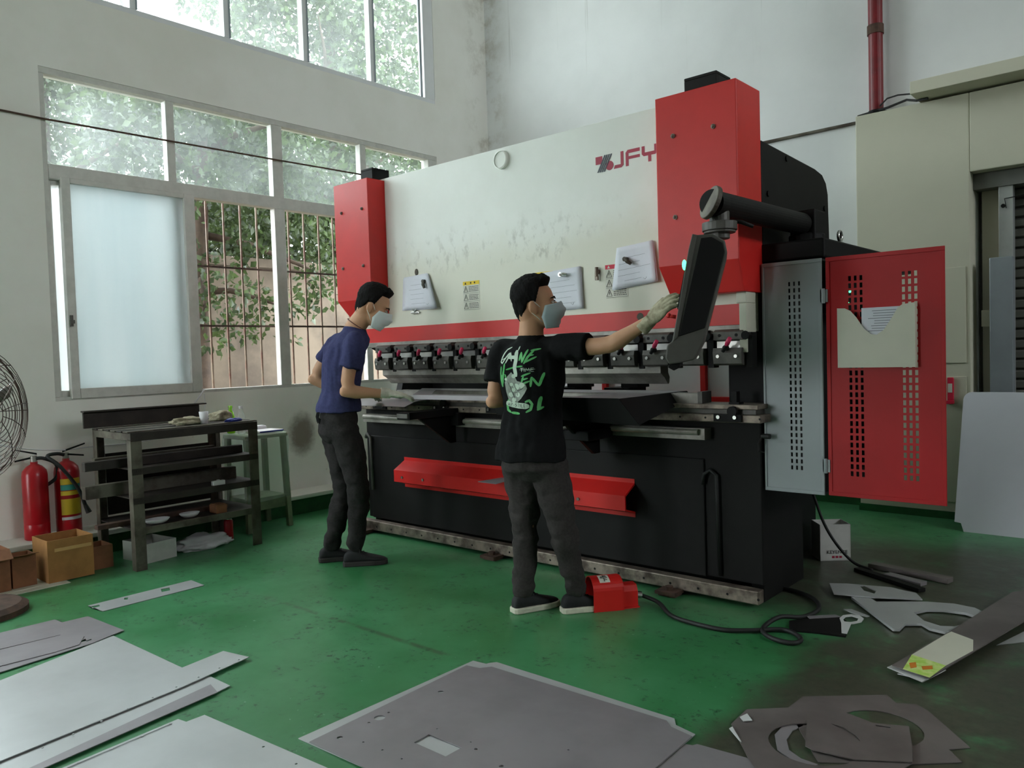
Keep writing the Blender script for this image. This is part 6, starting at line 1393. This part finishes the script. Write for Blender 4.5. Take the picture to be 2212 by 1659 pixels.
me.transform(Matrix(((xd.x, zc.x, nn.x, org.x), (xd.y, zc.y, nn.y, org.y), (xd.z, zc.z, nn.z, org.z), (0, 0, 0, 1))))
put('lettering', me, 'ink_black', kb)
m = MB()
for i in range(3): q = a0+ax_*(0.38+0.12*i)+V(0, 0, 0.018)+nn*0.0006; m.prism([q, q+xd*0.016, q+xd*0.016+V(0, 0, 0.013), q+V(0, 0, 0.013)], nn*0.0004)
m.build('red_mark', 'logo_red', kb)
m = MB(); m.tube(smooth_path([(-1.80, 4.70, 0.60), (-1.745, 4.72, 0.42), (-1.69, 4.735, 0.25), (-1.62, 4.76, 0.12), (-1.53, 4.77, 0.03), (-1.42, 4.74, 0.012)]), 0.009, 8); tag(m.build('hose', 'rubber_black', smooth=True), 'black hose drooping in front of the white carton', 'cable')

# ------------------------------------------------------------------ leaning white board and red call box by the doorway
bd_ = MB(); pts = []
X0, X1, Zb = -1.285, 0.25, 0.96
for cx, cz, a0_ in ((X1-0.05, Zb-0.05, 0), (X0+0.05, Zb-0.05, 90)):
    for k in range(5): a_ = math.radians(a0_+22.5*k); pts.append((cx+0.05*math.cos(a_), cz+0.05*math.sin(a_)))
pts += [(X0+0.0, 0.06), (X0+0.04, 0.055), (X0+0.06, 0.0), (X1, 0.0)]
bd_.prism([V(x, 6.10+z*0.36, z*0.985) for x, z in pts], (0, 0.012, 0.004))
tag(bd_.build('white_board', 'board_white'), 'blank white board leaning in the shutter doorway', 'board')
cb = thing('call_box', 'small red box with white panel on the pillar edge', 'box', (-1.37, 6.47, 0.87))
m = MB(); m.box((-1.395, 6.455, 0.885), (-1.355, 6.48, 1.055)); m.build('case', 'label_red', cb, 0.004)
m = MB(); m.box((-1.390, 6.452, 0.945), (-1.362, 6.4555, 1.01)); m.build('panel', 'label_white', cb)
m = MB(); m.box((-1.40, 6.44, 0.86), (-1.352, 6.48, 0.885)); m.build('foot', 'label_red', cb, 0.003)

# ------------------------------------------------------------------ steel rack under the window
rk = thing('steel_rack', 'dark steel work rack with three shelves under the frosted window', 'rack', (-5.45, 2.6, 0))
RX0, RX1, RY0, RY1, RZ = -5.74, -5.14, 2.15, 3.05, 0.90
for x, y, lab in ((RX1, RY0, 1), (RX1, RY1, 1), (RX0, RY0, 0), (RX0, RY1, 0)):
    sx = -1 if x == RX1 else 1; sy = 1 if y == RY0 else -1
    m = MB(); m.box((min(x, x+sx*0.008), min(y, y+sy*0.07), 0), (max(x, x+sx*0.008), max(y, y+sy*0.07), RZ-0.05)); m.box((min(x+sx*0.008, x+sx*0.06), min(y, y+sy*0.008), 0), (max(x+sx*0.008, x+sx*0.06), max(y, y+sy*0.008), RZ-0.05)); m.build('leg', 'rack_steel', rk)
m = MB(); m.box((RX1-0.008, RY0, RZ-0.06), (RX1+0.004, RY1, RZ-0.005)); m.build('front_beam', 'rack_dark', rk, 0.002)
m = MB(); m.box((RX0, RY0, RZ-0.06), (RX0+0.012, RY1, RZ-0.005)); m.build('back_beam', 'rack_dark', rk, 0.002)
for y in (RY0, RY1-0.012):
    m = MB(); m.box((RX0, y, RZ-0.055), (RX1, y+0.012, RZ-0.008)); m.build('end_beam', 'rack_steel', rk, 0.002)
for i in range(6):
    x = RX0+0.02+i*0.098; m = MB(); m.box((x, RY0-0.01, RZ-0.005), (x+0.075, RY1+0.01, RZ+0.004)); m.build('slat', 'rack_steel' if i % 2 else 'rack_dark', rk, 0.002)
m = MB(); m.box((RX0-0.03, RY0-0.05, RZ+0.004), (RX0-0.01, RY1-0.12, RZ+0.115)); m.box((RX0-0.03, RY0-0.06, RZ+0.115), (RX0+0.03, RY1-0.08, RZ+0.125)); m.build('back_plate', 'rack_dark', rk, 0.002)
for z, mt in ((0.665, 'rack_dark'), (0.475, 'rack_dark'), (0.275, 'rack_steel')):
    m = MB(); m.box((RX1-0.010, RY0, z-0.045), (RX1, RY1, z)); m.build('shelf_rail', mt, rk, 0.002)
    m = MB(); m.box((RX0, RY0, z-0.045), (RX0+0.01, RY1, z)); m.build('shelf_rail', mt, rk, 0.002)
    m = MB(); m.box((RX0+0.01, RY0+0.005, z-0.012), (RX1-0.011, RY1-0.005, z-0.003)); m.build('shelf_board', 'rack_dark', rk)
m = MB(); m.box((RX0+0.011, RY0+0.07, 0.29), (RX0+0.016, RY1-0.07, 0.72)); m.build('back_panel', 'rack_dark', rk)  # dark panel added to imitate the dark interior between the shelves
# steel lengths stored on the rack shelves
for lab, x, y0, y1, z0, w_, h_, m_ in (
    ('dark square tube sticking out of the rack, upper shelf front', -5.33, 1.93, 3.02, 0.662, 0.055, 0.058, 'rack_dark'),
    ('flat dark bar behind the square tube on the upper shelf', -5.47, 2.10, 3.00, 0.662, 0.09, 0.03, 'rack_dark'),
    ('dark channel sticking out of the rack, middle shelf front', -5.40, 1.95, 3.00, 0.472, 0.06, 0.085, 'rack_steel'),
    ('brown angle bar lying behind the channel on the middle shelf', -5.54, 2.12, 2.98, 0.472, 0.07, 0.06, 'rust_brown'),
    ('rusty bar sticking out of the lowest shelf of the rack', -5.36, 2.0, 2.9, 0.272, 0.06, 0.03, 'rust_brown'),
    ('thin steel flat at the back of the upper shelf', -5.62, 2.1, 2.96, 0.662, 0.05, 0.045, 'rack_steel')):
    m = MB(); m.box((x-w_/2, y0, z0), (x+w_/2, y1, z0+h_)); tag(m.build('steel_bar', m_, bevel=0.003), lab, 'bar')
def crumple(label, cat, name, c, size, m_, seed, flat=0.5):
    q = bmesh.new(); bmesh.ops.create_icosphere(q, subdivisions=4, radius=1)
    for v in q.verts:
        n_ = v.co.normalized(); k = 1+0.35*noise.noise(n_*1.7+V(seed, 0, 0))+0.22*noise.noise(n_*4+V(0, seed, 0))+0.1*noise.noise(n_*9)
        v.co = V(n_.x*size[0]*k, n_.y*size[1]*k, max(-0.55, n_.z)*size[2]*k+size[2]*0.55*1.0)
        if v.co.z < 0: v.co.z = 0
        v.co += Vector(c)
    me = bpy.data.meshes.new(name); q.to_mesh(me); q.free()
    for p in me.polygons: p.use_smooth = True
    return tag(put(name, me, m_), label, cat)
ZT = RZ+0.0045
crumple('crumpled pale rag lying on the rack top', 'rag', 'rag', (-5.30, 2.62, ZT), (0.06, 0.13, 0.035), 'glove_soiled', 2)
crumple('soiled work glove at the far end of the rack top', 'glove', 'work_glove', (-5.42, 2.93, ZT), (0.06, 0.085, 0.045), 'glove_soiled', 5)
m = MB(); m.lathe((-5.24, 2.70, ZT), [(0.024, 0), (0.032, 0.085), (0.030, 0.085), (0.022, 0.004)], 18); tag(m.build('paper_cup', 'cup_white', smooth=True), 'white paper cup standing on the rack top', 'cup')
crumple('blue plastic wrapper on the rack top beside the cup', 'wrapper', 'wrapper', (-5.20, 2.90, ZT), (0.03, 0.06, 0.016), 'blue_plastic', 8)
def dish(label, c, rx, ry, m_='clear_plastic'):
    mb = MB(); rings = []
    for k, (r, z) in enumerate(((0.55, 0.0), (0.8, 0.01), (1.0, 0.03), (0.97, 0.031), (0.78, 0.014), (0.5, 0.005))): rings.append([V(c[0]+rx*r*math.cos(2*math.pi*i/20), c[1]+ry*r*math.sin(2*math.pi*i/20), c[2]+z) for i in range(20)])
    mb.loop(rings, True); tag(mb.build('plastic_lid', m_, smooth=True), label, 'lid')
dish('round clear plastic lid on the lowest rack shelf, near end', (-5.22, 2.33, 0.273), 0.06, 0.085, 'cup_white')
dish('oval clear plastic lid on the lowest rack shelf, middle', (-5.23, 2.56, 0.273), 0.05, 0.07, 'cup_white')
m = MB(); m.box((-5.26, 2.72, 0.273), (-5.16, 2.80, 0.33)); m.box((-5.255, 2.725, 0.33), (-5.165, 2.795, 0.336)); tag(m.build('small_carton', 'cardboard_dark', bevel=0.003), 'small brown carton on the lowest rack shelf', 'box')
m = MB(); m.box((-5.18, 2.70, 0.474), (-5.15, 2.79, 0.505)); m.cyl((-5.165, 2.745, 0.505), (-5.165, 2.745, 0.51), 0.012); tag(m.build('label_block', 'cup_white', bevel=0.003), 'pale block on the middle shelf front of the rack', 'block')
crumple('white crumpled sheeting on the floor beneath the rack', 'sheeting', 'sheeting', (-5.42, 2.74, 0.0), (0.12, 0.20, 0.06), 'cup_white', 12)
rb = thing('drink_can', 'red and white drink can on the floor below the rack end', 'can', (-5.43, 2.96, 0))
m = MB(); m.lathe((-5.43, 2.95, 0), [(0.027, 0), (0.033, 0.008), (0.033, 0.15), (0.026, 0.165)], 18); m.build('body', 'extinguisher_red', rb, smooth=True)
m = MB(); m.lathe((-5.43, 2.95, 0.165), [(0.026, 0), (0.026, 0.004), (0.022, 0.002)], 18); m.build('top', 'chrome', rb)

# ------------------------------------------------------------------ wrapped stool with bottles
sx_, sy_, sz_ = -5.68, 3.35, 0.755
sl_ = thing('stool', 'pale green wooden stool wrapped in clear plastic beside the rack', 'stool', (sx_, sy_, 0))
m = MB(); m.box((sx_-0.17, sy_-0.19, sz_-0.03), (sx_+0.17, sy_+0.19, sz_)); m.build('seat', 'stool_wood', sl_, 0.008)
for a in (-1, 1):
    for c in (-1, 1):
        m = MB(); m.prism([V(sx_+a*0.16-0.02, sy_+c*0.18-0.02, 0), V(sx_+a*0.16+0.02, sy_+c*0.18-0.02, 0), V(sx_+a*0.16+0.02, sy_+c*0.18+0.02, 0), V(sx_+a*0.16-0.02, sy_+c*0.18+0.02, 0)], (-a*0.02, -c*0.02, sz_-0.03)); m.build('leg', 'stool_wood', sl_, 0.003)
m = MB(); m.box((sx_-0.15, sy_-0.17, 0.16), (sx_+0.15, sy_+0.17, 0.26)); m.build('lower_shelf', 'stool_wood', sl_, 0.004)
m = MB(); rings = []
for z, k in ((sz_+0.008, 0.4), (sz_+0.009, 0.98), (sz_+0.002, 1.06), (sz_-0.06, 1.10), (0.55, 1.06), (0.45, 1.09), (0.34, 1.05), (0.24, 1.10)):
    ring = []
    for i in range(40):
        a_ = 2*math.pi*i/40; cx = math.copysign(abs(math.cos(a_))**0.35, math.cos(a_)); cy = math.copysign(abs(math.sin(a_))**0.35, math.sin(a_))
        wv = 1+0.05*noise.noise(V(i*0.7, z*9, 1)) if z < sz_ else 1
        ring.append(V(sx_+0.175*k*cx*wv, sy_+0.195*k*cy*wv, z+0.02*noise.noise(V(i*0.5, 3, z))*(1 if z < 0.3 else 0)))
    rings.append(ring)
m.loop(rings, False); m.build('plastic_wrap', 'wrap_plastic', sl_, smooth=True)
ZS = sz_+0.0125
def bottle(label, x, y, bodym, capm, band):
    t = thing('bottle', label, 'bottle', (x, y, ZS))
    m = MB(); m.lathe((x, y, ZS), [(0.026, 0), (0.031, 0.006), (0.031, 0.07), (0.028, 0.085), (0.031, 0.10), (0.031, 0.13), (0.022, 0.165), (0.013, 0.182), (0.013, 0.20)], 20); m.build('body', bodym, t, smooth=True)
    m = MB(); m.cyl((x, y, ZS+0.198), (x, y, ZS+0.218), 0.0155, seg=16); m.build('cap', capm, t)
    m = MB(); m.lathe((x, y, ZS+0.03), [(0.0315, 0), (0.0318, 0.002), (0.0318, 0.062), (0.0315, 0.064)], 20); m.build('wrapper', band, t, smooth=True)
bottle('clear bottle with white cap and red label on the wrapped stool', -5.62, 3.20, 'clear_plastic', 'cup_white', 'label_red')
bottle('green bottle with lime cap behind the rack on the wrapped stool', -5.76, 3.19, 'bottle_green', 'bottle_green', 'bottle_green')
m = MB(); m.box((-5.72, 3.31, ZS), (-5.54, 3.52, ZS+0.012)); nb_ = m.build('notebook', 'cup_white', bevel=0.002); tag(nb_, 'white notebook with blue edge on the wrapped stool', 'notebook')
m = MB(); m.box((-5.542, 3.31, ZS+0.001), (-5.539, 3.52, ZS+0.010)); m.build('spine', 'blue_plastic', nb_)
m = MB(); m.box((-5.80, 3.29, ZS), (-5.74, 3.49, ZS+0.035)); m.box((-5.795, 3.30, ZS+0.035), (-5.745, 3.48, ZS+0.04)); tag(m.build('tissue_pack', 'cup_white', bevel=0.008), 'soft white tissue pack behind the notebook on the stool', 'tissues')

# ------------------------------------------------------------------ fire extinguishers on the ledge
def extinguisher(label, x, y, r, decal, rot):
    z = 0.17; t = thing('fire_extinguisher', label, 'extinguisher', (x, y, z), 'fire extinguishers on the ledge')
    m = MB(); m.lathe((x, y, z), [(r*0.92, 0), (r, 0.006), (r, 0.10), (r*0.985, 0.104), (r*0.985, 0.108), (r, 0.112), (r, 0.43), (r*0.93, 0.465), (r*0.6, 0.495), (0.022, 0.51), (0.022, 0.525)], 28); m.build('cylinder', 'extinguisher_red', t, smooth=True)
    m = MB(); m.cyl((x, y, z+0.52), (x, y, z+0.565), 0.02, seg=14); m.build('valve', 'steel_tool', t)
    d = V(math.cos(rot), math.sin(rot), 0); c = V(x, y, z+0.56)
    m = MB(); m.prism([c-d*0.02-V(0, 0, 0.008), c+d*0.11+V(0, 0, -0.028), c+d*0.11+V(0, 0, -0.018), c-d*0.02+V(0, 0, 0.004)], d.cross(V(0, 0, 1))*0.018); m.build('carry_handle', 'black_paint', t)
    m = MB(); m.prism([c-d*0.02+V(0, 0, 0.010), c+d*0.12+V(0, 0, 0.055), c+d*0.12+V(0, 0, 0.063), c-d*0.02+V(0, 0, 0.022)], d.cross(V(0, 0, 1))*0.018); m.build('squeeze_lever', 'black_paint', t)
    h0 = V(x, y, z+0.545); e = -d
    if decal:
        P = [h0, h0-d*0.06+V(0.03, 0, 0.02), h0-d*0.13+V(0.06, 0, 0.01), h0-d*0.07+V(0.095, 0, -0.06), h0+V(0.10, 0.03, -0.22), h0+V(0.10, 0.075, -0.35)]
    else:
        P = [h0, h0-d*0.05+V(0.02, 0, 0.0), h0-d*0.13+V(0.0, 0, -0.05), h0-d*0.13+V(0, 0, -0.14), h0-d*0.06+V(-0.02, 0, -0.2)]
    m = MB(); m.tube(smooth_path(P, 5), 0.012, 8); hs_ = m.build('hose', 'rubber_black', t, smooth=True)
    if decal:
        m = MB(); m.cyl(P[-1], P[-1]+V(0.005, 0.02, -0.055), 0.013, 0.019, seg=12); m.build('nozzle', 'rubber_black', hs_)
        for z0, z1, mt in ((0.35, 0.39, 'decal_yellow'), (0.31, 0.348, 'decal_teal'), (0.275, 0.305, 'decal_yellow'), (0.14, 0.25, 'decal_yellow'), (0.105, 0.125, 'cup_white')):
            rings = []
            for zz in (z0, z1): rings.append([V(x+(r+0.0012)*math.cos(a_), y+(r+0.0012)*math.sin(a_), z+zz) for a_ in [math.radians(-50+100*i/12) for i in range(13)]])
            m = MB(); m.loop(rings, False, False); m.build('label_band', mt, t, smooth=True)
    return t
extinguisher('plain red fire extinguisher on the ledge nearer the fan', -5.95, 1.845, 0.078, False, math.radians(-100))
extinguisher('red fire extinguisher with yellow and teal label bands', -5.95, 2.045, 0.080, True, math.radians(80))

# ------------------------------------------------------------------ floor fan at the edge
fan = thing('floor_fan', 'rusty wire-guard pedestal fan at the picture edge', 'fan', (-4.98, 1.22, 0))
fc, fn = V(-5.00, 1.25, 1.085), Vector((0.84, 0.54, 0)).normalized(); fs = V(-fn.y, fn.x, 0); fu = V(0, 0, 1); RF = 0.375
def fpt(r, a_, h): return fc+fs*r*math.cos(a_)+fu*r*math.sin(a_)+fn*h
def dome(r): return 0.115*(1-(r/RF)**2.2)
for r in [0.06+0.0262*i for i in range(12)]+[RF]:
    m = MB(); m.tube([fpt(r, 2*math.pi*i/40, 0.04+dome(r)) for i in range(41)], 0.0022, 5, False); m.build('guard_ring', 'wire_rust', fan, smooth=True)
for k in range(12):
    a_ = 2*math.pi*k/12+0.1; m = MB(); m.tube([fpt(r, a_+0.25*(1-r/RF), 0.042+dome(r)) for r in (0.06, 0.14, 0.22, 0.30, RF)], 0.0026, 5); m.build('guard_spoke', 'wire_rust', fan, smooth=True)
for r in [0.09+0.057*i for i in range(5)]+[RF]:
    m = MB(); m.tube([fpt(r, 2*math.pi*i/40, -0.04-dome(r)) for i in range(41)], 0.0022, 5, False); m.build('guard_ring', 'wire_rust', fan, smooth=True)
for k in range(12):
    a_ = 2*math.pi*k/12; m = MB(); m.tube([fpt(r, a_, -0.042-dome(r)) for r in (0.06, 0.22, RF)], 0.0026, 5); m.build('guard_spoke', 'wire_rust', fan, smooth=True)
m = MB(); m.tube([fpt(RF+0.002, 2*math.pi*i/48, 0.0) for i in range(49)], 0.006, 6, False)
for k in range(8): a_ = 2*math.pi*k/8; m.tube([fpt(RF, a_, -0.04), fpt(RF+0.002, a_, 0), fpt(RF, a_, 0.04)], 0.003, 5)
m.build('guard_rim', 'wire_rust', fan, smooth=True)
m = MB(); m.cyl(fc-fn*0.26, fc-fn*0.10, 0.075, seg=20); m.build('motor', 'black_paint', fan, 0.01)
m = MB(); m.cyl(fc-fn*0.05, fc+fn*0.03, 0.045, seg=18); m.build('hub', 'steel_dark', fan, 0.004)
for k in range(3):
    a0_ = 2*math.pi*k/3+0.4; rows = []
    for i in range(6):
        r = 0.04+0.29*i/5; wd = 0.12+0.32*(i/5)*(1.2-i/5); rows.append([fpt(r, a0_+wd*(j/4-0.5)*1.6, 0.03*(j/4-0.5)*2) for j in range(5)])
    m = MB(); m.loop(rows, False, False); bl = m.build('blade', 'steel_bright', fan, smooth=True)
    sd = bl.modifiers.new('thick', 'SOLIDIFY'); sd.thickness = 0.003
m = MB(); m.cyl((-5.1, 1.186, 0.04), (-5.1, 1.186, 1.02), 0.02, seg=14); m.cyl((-5.1, 1.186, 0.3), (-5.1, 1.186, 0.62), 0.027, seg=14); m.build('pole', 'rack_dark', fan)
m = MB(); m.lathe((-4.99, 1.22, 0), [(0.255, 0), (0.255, 0.03), (0.22, 0.052), (0.06, 0.065), (0.03, 0.07)], 32); m.build('base', 'rust_brown', fan, smooth=False)
m = MB(); m.tube(smooth_path([(-5.22, 1.12, 1.05), (-5.5, 1.55, 0.86), (-5.9, 2.0, 0.76), (-6.08, 2.25, 0.745), (-6.085, 2.7, 0.75), (-6.085, 3.1, 0.86), (-6.085, 3.15, 1.08)]), 0.004, 6); tag(m.build('fan_cord', 'cup_white', smooth=True), 'thin pale fan cord sagging along the wall behind the rack', 'cord')

# ------------------------------------------------------------------ cartons along the wall
def open_box(label, x0, x1, y0, y1, h, m_, flaps=(), tilt=0.0, tape=False, z0=0.0, name='cardboard_box'):
    t = thing(name, label, 'box', ((x0+x1)/2, (y0+y1)/2, z0))
    th = 0.005
    R_ = Matrix.Rotation(tilt, 3, 'Z')
    def bx(n, a, c, mm=m_):
        m = MB(); m.box(a, c, R_, ((x0+x1)/2, (y0+y1)/2, 0)); m.build(n, mm, t)
    bx('side_panel', (x0, y0, z0), (x1, y0+th, z0+h)); bx('side_panel', (x0, y1-th, z0), (x1, y1, z0+h)); bx('side_panel', (x0, y0+th, z0), (x0+th, y1-th, z0+h)); bx('side_panel', (x1-th, y0+th, z0), (x1, y1-th, z0+h)); bx('bottom_panel', (x0+th, y0+th, z0), (x1-th, y1-th, z0+th))
    if tape: bx('tape_strip', (x1, y0+0.04, z0+h*0.72), (x1+0.0015, y1-0.01, z0+h*0.80), 'tape_clear')
    for f in flaps:
        m = MB()
        if f == 'front': m.prism([V(x1, y0, z0+h), V(x1, y1, z0+h), V(x1+0.07, y1, z0+h-0.05), V(x1+0.07, y0, z0+h-0.05)], (0, 0, 0.004))
        if f == 'front_up': m.prism([V(x1-0.004, y0, z0+h), V(x1-0.004, y1, z0+h), V(x1+0.09, y1-0.01, z0+h+0.02), V(x1+0.09, y0+0.01, z0+h+0.02)], (0, 0, 0.004))
        if f == 'back': m.prism([V(x0+0.003, y0, z0+h), V(x0+0.003, y1, z0+h), V(x0-0.02, y1, z0+h+0.08), V(x0-0.02, y0, z0+h+0.08)], (0.004, 0, 0))
        m.build('flap', m_, t)
    return t
struct_card = MB(); struct_card.box((-5.78, 0.9, 0.0), (-5.236, 1.79, 0.004)); struct_card.box((-5.7, 1.0, 0.004), (-5.3, 1.75, 0.006)); tag(struct_card.build('cardboard_sheet', 'pocket_cream'), 'flattened pale cardboard on the floor beneath the cartons', 'cardboard')
open_box('tan cardboard box with torn tape in front of the extinguishers', -5.56, -5.30, 1.69, 1.955, 0.26, 'cardboard', (), 0.0, True, 0.0065)
open_box('open brown cardboard box with a raised flap beside the fan', -5.62, -5.34, 1.22, 1.50, 0.25, 'cardboard_dark', ('front', 'back'), 0.0, False, 0.0065)
open_box('small brown box with its flap folded out between two cartons', -5.50, -5.36, 1.515, 1.645, 0.19, 'cardboard_dark', ('front_up',), 0.0, False, 0.0065)
open_box('low dark brown carton tucked behind the tan box', -5.60, -5.42, 1.985, 2.12, 0.15, 'cardboard_dark', (), 0.0)
open_box('white foam tray standing under the near rack leg', -5.58, -5.30, 2.26, 2.48, 0.13, 'white_box', (), 0.15, name='foam_tray')

# small things left about
m = MB(); m.tube(smooth_path([(-6.088, 3.15, 1.118), (-6.08, 3.13, 1.09), (-6.085, 3.09, 1.04), (-6.088, 3.06, 1.0)]), 0.007, 6); tag(m.build('stray_cord', 'cup_white', smooth=True), 'short pale cord hanging over the window sill above the rack', 'cord')
m = MB(); m.prism([V(-3.47, 3.60, 0.515), V(-3.30, 3.585, 0.518), V(-3.22, 3.66, 0.545), V(-3.36, 3.705, 0.535)], (0, 0.004, 0.004)); tag(m.build('metal_scrap', 'sheet_mid'), 'pointed metal scrap lying on the folded red cover', 'scrap')
